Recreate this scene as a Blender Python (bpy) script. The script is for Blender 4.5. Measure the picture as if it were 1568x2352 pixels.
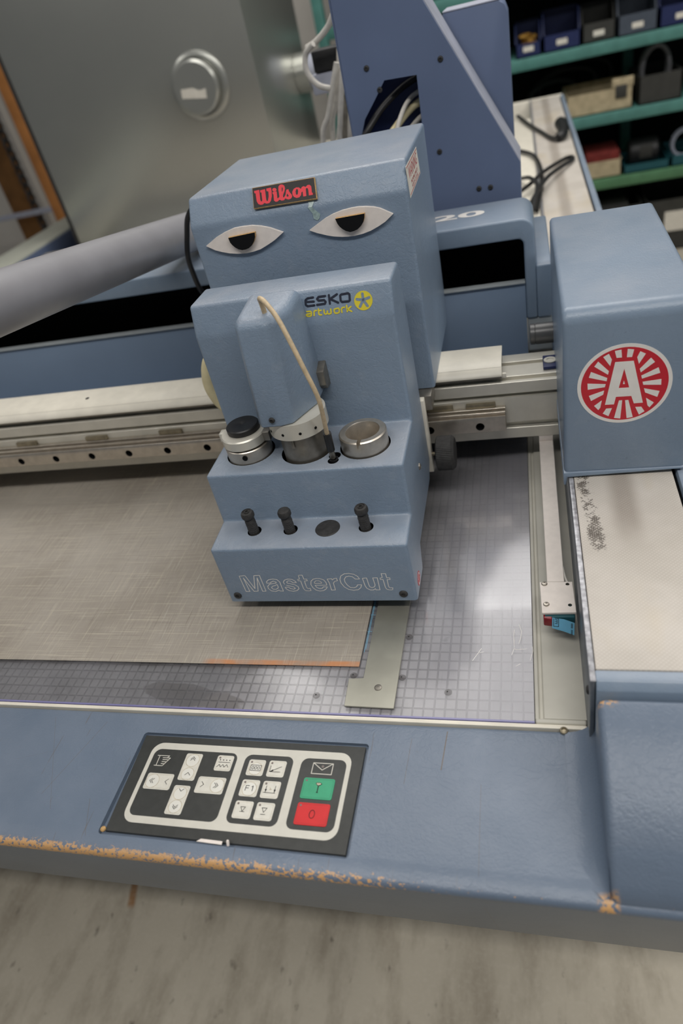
import bpy, bmesh, math, random
from mathutils import Vector, Matrix
from mathutils.geometry import tessellate_polygon
random.seed(7)
S = bpy.context.scene
for o_ in list(bpy.data.objects):
    bpy.data.objects.remove(o_)
COL = S.collection
PI = math.pi

# ------------------------------------------------------------------ camera
cam_d = bpy.data.cameras.new('camera')
cam = bpy.data.objects.new('camera', cam_d)
COL.objects.link(cam)
cx = Vector((0.95990, 0.19033, -0.20584)).normalized()      # image right
cf = Vector((-0.27700, 0.75515, -0.59416)).normalized()     # view direction
cu = cx.cross(cf).normalized()
cx = cf.cross(cu).normalized()
cam.matrix_world = Matrix(((cx.x, cu.x, -cf.x, 0.0), (cx.y, cu.y, -cf.y, 0.0), (cx.z, cu.z, -cf.z, 1.45), (0, 0, 0, 1)))
cam_d.sensor_fit = 'VERTICAL'
cam_d.sensor_height = 36.0
cam_d.sensor_width = 24.0
cam_d.lens = 24.0
cam_d.clip_start = 0.02
cam_d.clip_end = 60
cam_d.dof.use_dof = True
cam_d.dof.focus_distance = 0.79
cam_d.dof.aperture_fstop = 3.4
S.camera = cam

# ------------------------------------------------------------------ world, lights, exposure
W = bpy.data.worlds.new('world')
S.world = W
W.use_nodes = True
bg = W.node_tree.nodes['Background']
bg.inputs[0].default_value = (0.88, 0.93, 1.0, 1)
bg.inputs[1].default_value = 0.10


def area(name, loc, sx, sy, power, col=(1, 0.97, 0.93), target=None):
    l = bpy.data.lights.new(name, 'AREA')
    l.shape = 'RECTANGLE'
    l.size = sx
    l.size_y = sy
    l.energy = power
    l.color = col
    o = bpy.data.objects.new(name, l)
    COL.objects.link(o)
    o.location = loc
    if target is not None:
        d = Vector(target) - Vector(loc)
        o.rotation_euler = d.to_track_quat('-Z', 'Y').to_euler()
    return o


area('ceiling_lamp', (0.5, -0.66, 3.3), 3.6, 0.22, 57)
area('ceiling_lamp', (-0.2, 2.45, 3.3), 2.6, 2.2, 62)
area('ceiling_lamp', (-3.4, 0.0, 3.3), 0.35, 2.2, 18)
area('ceiling_lamp', (2.3, 0.9, 3.3), 0.35, 3.0, 34)

S.view_settings.view_transform = 'Standard'
S.view_settings.look = 'None'
S.view_settings.gamma = 1.0
S.view_settings.use_curve_mapping = False
S.view_settings.exposure = 0.0


# ------------------------------------------------------------------ materials
def lin(c):
    return tuple(((x / 255.0) / 12.92 if x / 255.0 <= 0.04045 else ((x / 255.0 + 0.055) / 1.055) ** 2.4) for x in c)


class NT:
    """small helper around a node tree"""
    def __init__(self, name, rough=0.5, metal=0.0, spec=0.5):
        self.m = bpy.data.materials.new(name)
        self.m.use_nodes = True
        self.t = self.m.node_tree
        self.b = self.t.nodes['Principled BSDF']
        self.b.inputs['Roughness'].default_value = rough
        self.b.inputs['Metallic'].default_value = metal
        self.b.inputs['Specular IOR Level'].default_value = spec
        self._pos = None

    def n(self, typ, **kw):
        x = self.t.nodes.new(typ)
        for k, v in kw.items():
            if k.startswith('i_'):
                x.inputs[k[2:].replace('_', ' ')].default_value = v
            else:
                setattr(x, k, v)
        return x

    def l(self, a, b):
        self.t.links.new(a, b)

    def pos(self, scale=(1, 1, 1), rot=(0, 0, 0), loc=(0, 0, 0)):
        if self._pos is None:
            self._pos = self.n('ShaderNodeNewGeometry').outputs['Position']
        mp = self.n('ShaderNodeMapping')
        mp.inputs['Scale'].default_value = scale
        mp.inputs['Rotation'].default_value = rot
        mp.inputs['Location'].default_value = loc
        self.l(self._pos, mp.inputs['Vector'])
        return mp.outputs[0]

    def xyz(self):
        if self._pos is None:
            self._pos = self.n('ShaderNodeNewGeometry').outputs['Position']
        s = self.n('ShaderNodeSeparateXYZ')
        self.l(self._pos, s.inputs[0])
        return s.outputs

    def noise(self, scale, vec=None, detail=3, rough=0.55, dist=0.0):
        x = self.n('ShaderNodeTexNoise')
        x.inputs['Scale'].default_value = scale
        x.inputs['Detail'].default_value = detail
        x.inputs['Roughness'].default_value = rough
        x.inputs['Distortion'].default_value = dist
        self.l(vec if vec is not None else self.pos(), x.inputs['Vector'])
        return x.outputs['Fac']

    def ramp(self, fac, stops):
        r = self.n('ShaderNodeValToRGB')
        e = r.color_ramp.elements
        while len(e) < len(stops):
            e.new(0.5)
        for q, (p, c) in zip(e, stops):
            q.position = p
            q.color = (c, c, c, 1) if not hasattr(c, '__len__') else (*c[:3], 1)
        self.l(fac, r.inputs[0])
        return r.outputs[0]

    def math(self, op, a, b=None, clamp=False):
        x = self.n('ShaderNodeMath', operation=op, use_clamp=clamp)
        for i, v in enumerate((a, b)):
            if v is None:
                continue
            if isinstance(v, (int, float)):
                x.inputs[i].default_value = v
            else:
                self.l(v, x.inputs[i])
        return x.outputs[0]

    def step(self, v, lo, hi):
        x = self.n('ShaderNodeMapRange')
        x.interpolation_type = 'SMOOTHSTEP'
        x.inputs['From Min'].default_value = min(lo, hi)
        x.inputs['From Max'].default_value = max(lo, hi)
        if lo > hi:
            x.inputs['To Min'].default_value = 1
            x.inputs['To Max'].default_value = 0
        self.l(v, x.inputs['Value'])
        return x.outputs[0]

    def mix(self, fac, a, b, mode='MIX'):
        x = self.n('ShaderNodeMix', data_type='RGBA', blend_type=mode)
        if isinstance(fac, (int, float)):
            x.inputs[0].default_value = fac
        else:
            self.l(fac, x.inputs[0])
        for i, v in ((6, a), (7, b)):
            if isinstance(v, tuple):
                x.inputs[i].default_value = (*v[:3], 1)
            else:
                self.l(v, x.inputs[i])
        return x.outputs[2]

    def color(self, c):
        if isinstance(c, tuple):
            self.b.inputs['Base Color'].default_value = (*c[:3], 1)
        else:
            self.l(c, self.b.inputs['Base Color'])

    def bump(self, h, strength=0.3, dist=0.001):
        x = self.n('ShaderNodeBump')
        x.inputs['Strength'].default_value = strength
        x.inputs['Distance'].default_value = dist
        self.l(h, x.inputs['Height'])
        self.l(x.outputs[0], self.b.inputs['Normal'])


def plain(name, col, rough=0.5, metal=0.0, spec=0.5, var=0.12, vs=60, bump=0.0, bs=900):
    m = NT(name, rough, metal, spec)
    c = lin(col)
    f = m.noise(vs)
    d = tuple(x * (1 - var) for x in c)
    e = tuple(min(1, x * (1 + var)) for x in c)
    m.color(m.mix(m.ramp(f, [(0.35, 0.0), (0.65, 1.0)]), d, e))
    if bump:
        m.bump(m.noise(bs), bump, 0.0006)
    return m.m


BLUE = (129, 146, 165)


def leather(name, col=BLUE, rough=0.31, chips=0, dust_sheen=0.25, bump=0.33):
    m = NT(name, rough, 0, 0.45)
    c = lin(col)
    f = m.noise(9, detail=5)
    f2 = m.noise(55, detail=4)
    base = m.mix(m.ramp(f, [(0.35, 0), (0.7, 1)]), tuple(x * 0.93 for x in c), tuple(x * 1.05 for x in c))
    # pale dusty film, and fine dark specks
    base = m.mix(m.math('MULTIPLY', m.ramp(f2, [(0.55, 0), (0.78, 1)]), dust_sheen * 0.6), base, lin((176, 180, 186)))
    sp = m.ramp(m.noise(210, detail=2), [(0.70, 0), (0.76, 1)])
    base = m.mix(m.math('MULTIPLY', sp, 0.22), base, lin((92, 100, 108)))
    if chips == 1:            # front frame: worn edge shows the tan layer
        X, Y, Z = m.xyz()
        n1 = m.noise(330, vec=m.pos((0.75, 1, 1)), detail=4, rough=0.65)
        n2 = m.noise(14, detail=2)
        along = m.step(X, 0.02, -0.33)
        edge = m.step(Y, 0.2615, 0.2500)
        low = m.step(Z, 0.8330, 0.8400)
        k = m.math('MULTIPLY', m.math('MULTIPLY', edge, low), m.math('ADD', m.math('MULTIPLY', along, 0.53), 0.16))
        v = m.math('ADD', k, m.math('MULTIPLY', m.math('SUBTRACT', n1, 0.5), 2.0))
        v = m.math('ADD', v, m.math('MULTIPLY', m.math('SUBTRACT', n2, 0.5), 0.35))
        mask = m.math('MULTIPLY', m.step(v, 0.52, 0.60), m.math('MULTIPLY', edge, low))
        base = m.mix(mask, base, lin((205, 160, 108)))
        # long fine scratches and scuffs on the top
        s1 = m.noise(1, vec=m.pos((260, 14, 50), rot=(0, 0, 0.5)), detail=2)
        s2 = m.noise(1, vec=m.pos((320, 10, 50), rot=(0, 0, -0.35)), detail=2)
        sc = m.math('MAXIMUM', m.ramp(s1, [(0.735, 0), (0.75, 1)]), m.ramp(s2, [(0.735, 0), (0.75, 1)]))
        base = m.mix(m.math('MULTIPLY', sc, m.math('MULTIPLY', m.step(X, 0.0, -0.25), 0.55)), base, lin((96, 84, 74)))
    if chips == 1:
        X, Y, Z = m.xyz()
        for (xa, ya, xb, yb, w_, dk) in ((-0.0970, 0.400, -0.1000, 0.357, 0.00045, 0.9), (-0.1320, 0.390, -0.1340, 0.340, 0.00022, 0.6), (-0.0620, 0.345, -0.0610, 0.262, 0.00022, 0.5),
                                         (-0.4870, 0.392, -0.5200, 0.300, 0.00022, 0.6), (-0.5770, 0.338, -0.5300, 0.352, 0.00022, 0.6), (-0.5600, 0.395, -0.5000, 0.285, 0.00020, 0.5), (-0.4600, 0.300, -0.4450, 0.262, 0.00025, 0.6)):
            k_ = (xb - xa) / (yb - ya)
            d_ = m.math('ABSOLUTE', m.math('SUBTRACT', X, m.math('ADD', m.math('MULTIPLY', m.math('SUBTRACT', Y, ya), k_), xa)))
            ln = m.math('MULTIPLY', m.step(d_, w_ * 1.6, w_ * 0.6), m.math('MULTIPLY', m.step(Y, min(ya, yb) - 0.001, min(ya, yb)), m.step(Y, max(ya, yb), max(ya, yb) - 0.001)))
            base = m.mix(m.math('MULTIPLY', ln, dk), base, lin((98, 82, 64)))
        n3 = m.noise(260, detail=3)
        c1 = m.math('MULTIPLY', m.math('MULTIPLY', m.step(Y, 0.374, 0.381), m.step(X, 0.060, 0.052)), m.step(Z, 0.925, 0.928))
        c2 = m.math('MULTIPLY', m.math('MULTIPLY', m.step(Y, 0.2600, 0.2530), m.step(X, 0.030, 0.036)), m.math('MULTIPLY', m.step(X, 0.050, 0.045), m.step(Z, 0.838, 0.842)))
        base = m.mix(m.math('MULTIPLY', m.math('MAXIMUM', c1, c2), m.step(n3, 0.44, 0.50)), base, lin((205, 160, 108)))
    if chips == 2:            # scattered small chips near corners
        n1 = m.noise(300, detail=4, rough=0.6)
        n2 = m.noise(11, detail=1)
        mask = m.math('MULTIPLY', m.ramp(n1, [(0.70, 0), (0.73, 1)]), m.ramp(n2, [(0.66, 0), (0.70, 1)]))
        base = m.mix(mask, base, lin((205, 170, 125)))
    # dusty film on upward faces; the sheen of the tops is put into the colour
    g = m.n('ShaderNodeNewGeometry')
    sx = m.n('ShaderNodeSeparateXYZ')
    m.l(g.outputs['True Normal'], sx.inputs[0])
    up_ = m.math('MULTIPLY', m.step(sx.outputs[2], 0.55, 0.95), m.ramp(m.noise(18, detail=4), [(0.3, dust_sheen * 0.5), (0.75, dust_sheen * 1.9)]))
    base = m.mix(up_, base, lin((176, 174, 176)))
    m.color(base)
    v1 = m.n('ShaderNodeTexVoronoi', feature='DISTANCE_TO_EDGE')
    v1.inputs['Scale'].default_value = 78
    wob = m.n('ShaderNodeTexNoise')
    wob.inputs['Scale'].default_value = 32
    wob.inputs['Detail'].default_value = 4
    m.l(m.pos(), wob.inputs['Vector'])
    vm = m.n('ShaderNodeVectorMath', operation='MULTIPLY_ADD')
    m.l(wob.outputs['Color'], vm.inputs[0])
    vm.inputs[1].default_value = (0.085, 0.085, 0.085)
    m.l(m.pos(), vm.inputs[2])
    m.l(vm.outputs[0], v1.inputs['Vector'])
    crease = m.ramp(v1.outputs['Distance'], [(0.0, 0), (0.10, 1)])
    h = m.math('ADD', m.math('MULTIPLY', crease, 0.30), m.math('MULTIPLY', m.noise(330, detail=5, rough=0.65), 1.3))
    h = m.math('ADD', h, m.math('MULTIPLY', m.noise(70, detail=3), 1.1))
    m.bump(h, bump, 0.0012)
    return m.m


M = {}
M['blue'] = leather('blue_moulded', chips=2)
M['blue_frame'] = leather('blue_frame_shaded', (104, 118, 136), chips=1, bump=0.26, dust_sheen=0.05)  # darker than BLUE: the weaker light at the front is put into the colour
M['blue_plain'] = leather('blue_gantry_moulding', dust_sheen=0.15, bump=0.16)
M['navy'] = plain('navy_sheet_metal', (99, 113, 142), 0.5, 0, 0.4, 0.05, 8, 0.08, 700)
M['navy_wall'] = plain('blue_sheet_metal', (122, 140, 163), 0.42, 0, 0.5, 0.04, 5)
M['pale_blue'] = plain('pale_sheet_metal', (168, 172, 186), 0.5, 0, 0.4, 0.07, 30)
M['cream'] = plain('cream_paint', (226, 220, 205), 0.38, 0, 0.5, 0.05, 40)
M['alu'] = plain('anodised_aluminium', (214, 210, 198), 0.36, 0.35, 0.5, 0.06, 25)
M['steel'] = plain('brushed_steel', (196, 188, 176), 0.36, 0.85, 0.5, 0.08, 90)
M['dark_steel'] = plain('dark_steel', (142, 137, 128), 0.4, 0.75, 0.5, 0.12, 90)
M['black'] = plain('black_plastic', (30, 30, 31), 0.42, 0, 0.45, 0.2, 90, 0.1)
M['rubber'] = plain('black_rubber', (54, 53, 52), 0.6, 0, 0.4, 0.25, 150, 0.2)
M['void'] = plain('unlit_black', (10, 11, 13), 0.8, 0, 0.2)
M['charcoal'] = plain('charcoal_membrane', (62, 63, 61), 0.5, 0, 0.4, 0.08, 120, 0.05)
M['offwhite'] = plain('offwhite_print', (206, 203, 192), 0.5, 0, 0.4, 0.03, 60)
M['key'] = plain('worn_white_key', (214, 211, 200), 0.42, 0, 0.45, 0.05, 160)
M['green'] = plain('green_key', (60, 158, 118), 0.42, 0, 0.4, 0.06, 60)
M['red'] = plain('red_key', (204, 40, 42), 0.42, 0, 0.4, 0.05, 60)
M['ink'] = plain('black_ink', (38, 37, 36), 0.6, 0, 0.3, 0.05)
M['led'] = plain('smoked_led', (116, 104, 98), 0.35, 0, 0.5, 0.05)
M['white'] = plain('white_print', (236, 232, 226), 0.45, 0, 0.4, 0.03)
M['card'] = plain('white_foam_card', (233, 224, 216), 0.7, 0, 0.2, 0.03, 120)
M['pupil'] = plain('matt_black_card', (16, 16, 17), 0.75, 0, 0.2)
M['tan'] = plain('tan_card_edge', (196, 160, 110), 0.8, 0, 0.1, 0.2, 500)
M['logo_red'] = plain('red_sticker', (200, 38, 52), 0.4, 0, 0.45, 0.05, 30)
M['script_red'] = plain('red_script_print', (228, 52, 66), 0.45, 0, 0.4, 0.03)
M['plaque'] = plain('black_plaque', (36, 32, 31), 0.5, 0, 0.4, 0.1, 90)
M['print_navy'] = plain('navy_print', (44, 48, 62), 0.45, 0, 0.4, 0.05)
M['print_yellow'] = plain('yellow_print', (222, 206, 62), 0.45, 0, 0.4, 0.05)
M['pipe'] = plain('grey_plastic_pipe', (146, 145, 149), 0.33, 0, 0.5, 0.05, 14)
M['beige_cable'] = plain('beige_cable', (200, 180, 148), 0.5, 0, 0.4, 0.12, 200)
M['white_cable'] = plain('white_cable', (206, 202, 194), 0.5, 0, 0.4, 0.08, 90)
M['cream_belt'] = plain('cream_hose', (226, 214, 172), 0.5, 0, 0.4, 0.05)
M['teal'] = plain('teal_painted_steel', (82, 134, 126), 0.5, 0, 0.4, 0.1, 20)
M['green_shelf'] = plain('green_painted_steel', (84, 128, 92), 0.5, 0, 0.4, 0.1, 20)
M['shelf_back'] = plain('dark_shelf_panel', (24, 28, 27), 0.8, 0, 0.2)
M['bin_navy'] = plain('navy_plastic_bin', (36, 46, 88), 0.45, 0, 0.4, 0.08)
M['bin_grey'] = plain('grey_plastic_bin', (74, 82, 94), 0.45, 0, 0.4, 0.08)
M['bin_teal'] = plain('teal_plastic_bin', (30, 82, 90), 0.45, 0, 0.4, 0.08)
M['crate'] = plain('dark_grey_crate', (58, 58, 55), 0.55, 0, 0.4, 0.12, 20)
M['kraft'] = plain('cardboard', (182, 168, 138), 0.8, 0, 0.2, 0.15, 25)
M['paper'] = plain('paper_label', (225, 220, 208), 0.8, 0, 0.2, 0.05)
M['ochre'] = plain('ochre_rope', (168, 128, 60), 0.8, 0, 0.2, 0.3, 60)
M['maroon'] = plain('maroon_fabric', (110, 44, 40), 0.8, 0, 0.2, 0.2, 40)
M['wood'] = plain('orange_wood', (190, 128, 72), 0.6, 0, 0.3, 0.15, 8)
M['wood_dark'] = plain('brown_wood', (120, 84, 46), 0.7, 0, 0.3, 0.2, 8)
M['wallpaint'] = plain('white_wall_paint', (205, 200, 192), 0.8, 0, 0.2, 0.04, 3)
M['edge_grey'] = plain('pale_grey_blue_edge', (158, 164, 166), 0.5, 0, 0.4, 0.05, 10)
M['motor_grey'] = plain('grey_motor_case', (96, 96, 96), 0.35, 0.3, 0.5, 0.05, 14)
M['ledge'] = plain('pale_ledge', (196, 198, 184), 0.5, 0, 0.4, 0.05, 10)
M['lamp_red'] = plain('red_translucent_lens', (128, 10, 26), 0.25, 0, 0.5, 0.15, 200)
M['tape_blue'] = plain('blue_label_tape', (112, 178, 210), 0.45, 0, 0.4, 0.05)
M['glue'] = plain('dried_glue', (150, 170, 168), 0.3, 0, 0.5, 0.2, 300)
M['brass'] = plain('dull_brass', (150, 140, 118), 0.4, 0.6, 0.5, 0.2, 80)
M['amber'] = plain('amber_glue', (160, 128, 48), 0.35, 0, 0.5, 0.3, 200)


def mk_floor():
    m = NT('stained_concrete', 0.75, 0, 0.25)
    a = m.noise(2.2, detail=6)
    s = m.noise(1, vec=m.pos((15, 5, 1), rot=(0, 0, 0.16)), detail=6, rough=0.62)
    base = m.mix(m.ramp(a, [(0.3, 0), (0.7, 1)]), lin((172, 164, 148)), lin((194, 186, 169)))
    base = m.mix(m.math('MULTIPLY', m.ramp(s, [(0.46, 0), (0.70, 1)]), 0.60), base, lin((126, 116, 100)))
    sp = m.noise(30, vec=m.pos((1.4, 0.8, 1), rot=(0, 0, 0.5)), detail=4, rough=0.55)
    base = m.mix(m.math('MULTIPLY', m.ramp(sp, [(0.65, 0), (0.78, 1)]), 0.7), base, lin((76, 70, 62)))
    X, Y, Z = m.xyz()
    rx = m.math('ABSOLUTE', m.math('ADD', m.math('SUBTRACT', X, m.math('MULTIPLY', m.math('SUBTRACT', Y, 0.50), -0.25)), 0.886))
    rust = m.math('MULTIPLY', m.step(rx, 0.012, 0.004), m.math('MULTIPLY', m.step(Y, 0.487, 0.50), m.step(Y, 0.60, 0.56)))
    base = m.mix(m.math('MULTIPLY', rust, 0.8), base, lin((142, 98, 52)))
    fine = m.noise(120, detail=4)
    base = m.mix(m.math('MULTIPLY', m.ramp(fine, [(0.5, 0), (0.8, 1)]), 0.25), base, lin((205, 198, 185)))
    m.color(base)
    m.bump(m.math('ADD', m.noise(160, detail=5), m.noise(26, detail=3)), 0.25, 0.002)
    return m.m


def mk_underlay():
    m = NT('scratched_cutting_board', 0.5, 0, 0.35)
    h1 = m.noise(1, vec=m.pos((9, 520, 1)), detail=4, rough=0.7)
    h2 = m.noise(1, vec=m.pos((560, 12, 1), rot=(0, 0, 0.0)), detail=4, rough=0.7)
    h3 = m.noise(1, vec=m.pos((300, 16, 1), rot=(0, 0, 0.75)), detail=3, rough=0.7)
    big = m.noise(5, detail=4)
    base = m.mix(m.ramp(big, [(0.35, 0), (0.68, 1)]), lin((150, 142, 131)), lin((172, 165, 155)))
    base = m.mix(m.math('MULTIPLY', m.ramp(h1, [(0.55, 0), (0.66, 1)]), 0.5), base, lin((205, 196, 176)))
    base = m.mix(m.math('MULTIPLY', m.ramp(h2, [(0.56, 0), (0.66, 1)]), 0.42), base, lin((202, 192, 172)))
    base = m.mix(m.math('MULTIPLY', m.ramp(h3, [(0.60, 0), (0.68, 1)]), 0.3), base, lin((200, 194, 182)))
    base = m.mix(m.math('MULTIPLY', m.ramp(h1, [(0.30, 1), (0.40, 0)]), 0.5), base, lin((104, 96, 86)))
    base = m.mix(m.math('MULTIPLY', m.ramp(h2, [(0.31, 1), (0.40, 0)]), 0.5), base, lin((108, 99, 88)))
    X, Y, Z = m.xyz()
    n = m.noise(40, detail=3)
    red = m.math('MULTIPLY', m.math('MULTIPLY', m.step(X, -0.405, -0.385), m.step(Y, 0.4880, 0.4835)), m.ramp(n, [(0.35, 0.35), (0.6, 1)]))
    base = m.mix(m.math('MULTIPLY', red, 0.75), base, lin((205, 130, 70)))
    m.color(base)
    m.bump(m.math('ADD', h1, h2), 0.25, 0.0006)
    return m.m


def mk_plexi():
    m = NT('clear_scuffed_plastic', 0.16, 0, 0.5)
    X, Y, Z = m.xyz()
    f = m.noise(14, detail=5)
    base = m.mix(f, lin((176, 175, 184)), lin((198, 197, 203)))
    m.color(base)
    tr = m.n('ShaderNodeBsdfTransparent')
    tr.inputs[0].default_value = (0.94, 0.94, 0.955, 1)
    sc1 = m.noise(1, vec=m.pos((300, 9, 1), rot=(0, 0, 0.9)), detail=2)
    sc2 = m.noise(1, vec=m.pos((10, 330, 1), rot=(0, 0, 0.3)), detail=2)
    sc = m.math('MAXIMUM', m.ramp(sc1, [(0.73, 0), (0.76, 1)]), m.ramp(sc2, [(0.74, 0), (0.77, 1)]))
    haze = m.math('ADD', m.math('MULTIPLY', m.math('ADD', m.math('MULTIPLY', m.step(X, -0.17, -0.10), 0.4), m.math('MULTIPLY', m.step(X, -0.095, -0.03), 0.35)), 0.34), m.ramp(f, [(0.3, 0.02), (0.75, 0.14)]))
    fac = m.math('ADD', haze, m.math('MULTIPLY', sc, 0.16), True)
    mx = m.n('ShaderNodeMixShader')
    m.l(fac, mx.inputs[0])
    m.l(tr.outputs[0], mx.inputs[1])
    m.l(m.b.outputs[0], mx.inputs[2])
    gl = m.n('ShaderNodeBsdfGlossy')
    gl.inputs['Roughness'].default_value = 0.13
    fr = m.n('ShaderNodeFresnel')
    fr.inputs[0].default_value = 1.45
    mx2 = m.n('ShaderNodeMixShader')
    m.l(m.math('MULTIPLY', fr.outputs[0], 0.62), mx2.inputs[0])
    m.l(mx.outputs[0], mx2.inputs[1])
    m.l(gl.outputs[0], mx2.inputs[2])
    out = m.t.nodes['Material Output']
    m.l(mx2.outputs[0], out.inputs[0])
    return m.m


def mk_clear(name, col, amount):
    m = NT(name, 0.15)
    m.color(lin(col))
    tr = m.n('ShaderNodeBsdfTransparent')
    mx = m.n('ShaderNodeMixShader')
    mx.inputs[0].default_value = amount
    m.l(tr.outputs[0], mx.inputs[1])
    m.l(m.b.outputs[0], mx.inputs[2])
    m.l(mx.outputs[0], m.t.nodes['Material Output'].inputs[0])
    return m.m


def mk_grid():
    m = NT('pale_bed_cells', 0.4, 0, 0.45)
    f = m.noise(30, detail=5)
    base = m.mix(m.ramp(f, [(0.35, 0), (0.7, 1)]), lin((176, 174, 170)), lin((200, 198, 194)))
    d = m.noise(60, detail=2)
    base = m.mix(m.math('MULTIPLY', m.ramp(d, [(0.69, 0), (0.75, 1)]), 0.45), base, lin((92, 88, 88)))
    X, Y, Z = m.xyz()
    # damp stain under the sheet
    ex = m.math('DIVIDE', m.math('SUBTRACT', X, -0.405), 0.075)
    ey = m.math('DIVIDE', m.math('SUBTRACT', m.math('ADD', Y, m.math('MULTIPLY', X, 0.14)), 0.3785), 0.016)
    r = m.math('ADD', m.math('MULTIPLY', ex, ex), m.math('MULTIPLY', ey, ey))
    r = m.math('ADD', r, m.math('MULTIPLY', m.math('SUBTRACT', m.noise(24, detail=3), 0.5), 2.2))
    base = m.mix(m.math('MULTIPLY', m.step(r, 0.95, 0.75), 0.75), base, lin((120, 112, 100)))
    m.color(base)
    return m.m


def mk_belt():
    m = NT('dimpled_conveyor_belt', 0.5, 0, 0.35)
    X, Y, Z = m.xyz()
    v = m.n('ShaderNodeTexVoronoi')
    v.inputs['Scale'].default_value = 1
    v.inputs['Randomness'].default_value = 0.0
    mp = m.pos((1 / 0.0030, 1 / 0.0030, 0), rot=(0, 0, 0.785))
    m.l(mp, v.inputs['Vector'])
    dots = v.outputs['Distance']
    f = m.noise(12, detail=4)
    base = m.mix(m.ramp(f, [(0.35, 0), (0.7, 1)]), lin((184, 177, 167)), lin((202, 195, 186)))
    yel = m.math('MULTIPLY', m.ramp(m.noise(6, vec=m.pos((2.5, 1, 1))), [(0.5, 0), (0.72, 1)]), 0.35)
    base = m.mix(yel, base, lin((196, 178, 140)))
    dirt = m.ramp(dots, [(0.28, 1), (0.5, 0)])
    sm1 = m.math('MULTIPLY', m.math('MULTIPLY', m.step(X, 0.070, 0.088), m.step(X, 0.112, 0.096)), m.step(Y, 0.545, 0.62))
    base = m.mix(m.math('MULTIPLY', m.math('MULTIPLY', sm1, m.ramp(dots, [(0.2, 1), (0.55, 0.45)])), 0.72), base, lin((112, 98, 84)))
    n1 = m.noise(190, detail=4, rough=0.65)
    lane = m.math('ABSOLUTE', m.math('SUBTRACT', m.math('ADD', X, m.math('MULTIPLY', Y, 0.06)), 0.0925))
    sm2 = m.math('MULTIPLY', m.step(lane, 0.0150, 0.001), m.math('MULTIPLY', m.step(Y, 0.540, 0.575), m.step(Y, 0.76, 0.70)))
    n2 = m.noise(46, detail=3)
    k = m.math('MULTIPLY', sm2, m.math('ADD', m.math('MULTIPLY', m.ramp(n2, [(0.40, 0), (0.62, 1)]), 0.62), m.math('MULTIPLY', m.ramp(n1, [(0.40, 0), (0.65, 1)]), 0.55)))
    k = m.math('MULTIPLY', k, m.ramp(dots, [(0.22, 1), (0.62, 0.35)]))
    base = m.mix(m.math('MULTIPLY', m.step(k, 0.26, 0.36), 0.88), base, lin((70, 60, 50)))
    base = m.mix(m.math('MULTIPLY', m.ramp(dots, [(0.15, 1), (0.42, 0)]), 0.18), base, lin((240, 236, 230)))
    m.color(base)
    m.bump(dots, 0.22, 0.0010)
    return m.m


def mk_cabinet():
    m = NT('galvanised_sheet', 0.30, 0.75, 0.5)
    f = m.noise(2.5, detail=4)
    base = m.mix(f, lin((178, 180, 174)), lin((196, 196, 188)))
    m.color(base)
    m.bump(m.noise(3, detail=2), 0.12, 0.01)
    return m.m


M['floor'] = mk_floor()
M['underlay'] = mk_underlay()
M['plexi'] = mk_plexi()
M['plexi_edge'] = mk_clear('violet_plastic_edge', (142, 140, 186), 0.75)
M['grid'] = mk_grid()
M['bed'] = plain('grey_bed_plate', (150, 149, 146), 0.5, 0, 0.4, 0.1, 12)
M['channel'] = plain('grey_white_channel', (190, 187, 176), 0.5, 0, 0.4, 0.06, 18)
M['belt'] = mk_belt()
M['cabinet'] = mk_cabinet()
M['plate_steel'] = plain('dull_steel_plate', (162, 160, 148), 0.36, 0.6, 0.5, 0.08, 22)
M['side_steel'] = plain('scuffed_grey_side', (112, 118, 124), 0.4, 0.35, 0.5, 0.2, 40)
M['chrome_edge'] = plain('bare_edge', (164, 164, 168), 0.35, 0.4, 0.5, 0.35, 130)

# ------------------------------------------------------------------ object helpers
LOC = {}


def link(name, mesh, mat, parent=None, center=True):
    """one mesh object whose vertices are given in world space"""
    if mat is not None and not mesh.materials:
        mesh.materials.append(M[mat] if isinstance(mat, str) else mat)
    o = bpy.data.objects.new(name, mesh)
    COL.objects.link(o)
    c = Vector((0, 0, 0))
    if center and len(mesh.vertices):
        lo = Vector([min(v.co[i] for v in mesh.vertices) for i in range(3)])
        hi = Vector([max(v.co[i] for v in mesh.vertices) for i in range(3)])
        c = (lo + hi) / 2
        if parent is None:
            c.z = lo.z
        mesh.transform(Matrix.Translation(-c))
    LOC[o.name] = c
    if parent is not None:
        o.parent = parent
        o.location = c - LOC[parent.name]
    else:
        o.location = c
    return o


def thing(name, label, cat, loc, group=None):
    o = bpy.data.objects.new(name, None)
    COL.objects.link(o)
    o.empty_display_size = 0.05
    o.location = loc
    LOC[o.name] = Vector(loc)
    o['label'] = label
    o['category'] = cat
    if group:
        o['group'] = group
    return o


def tag(o, label=None, cat=None, group=None, kind=None):
    for k, v in (('label', label), ('category', cat), ('group', group), ('kind', kind)):
        if v:
            o[k] = v
    return o


def fin(bm, name, bevel=0.0, seg=3, ang=20, auto=35, zmin=-9):
    bmesh.ops.remove_doubles(bm, verts=bm.verts, dist=1e-6)
    bmesh.ops.recalc_face_normals(bm, faces=bm.faces)
    if bevel > 0:
        ed = [e for e in bm.edges if len(e.link_faces) == 2 and e.calc_face_angle(0) > math.radians(ang) and max(v.co.z for v in e.verts) > zmin]
        bmesh.ops.bevel(bm, geom=ed, offset=bevel, segments=seg, profile=0.5, affect='EDGES', clamp_overlap=True)
    me = bpy.data.meshes.new(name)
    bm.to_mesh(me)
    bm.free()
    me.polygons.foreach_set('use_smooth', [True] * len(me.polygons))
    me.set_sharp_from_angle(angle=math.radians(auto))
    return me


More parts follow.
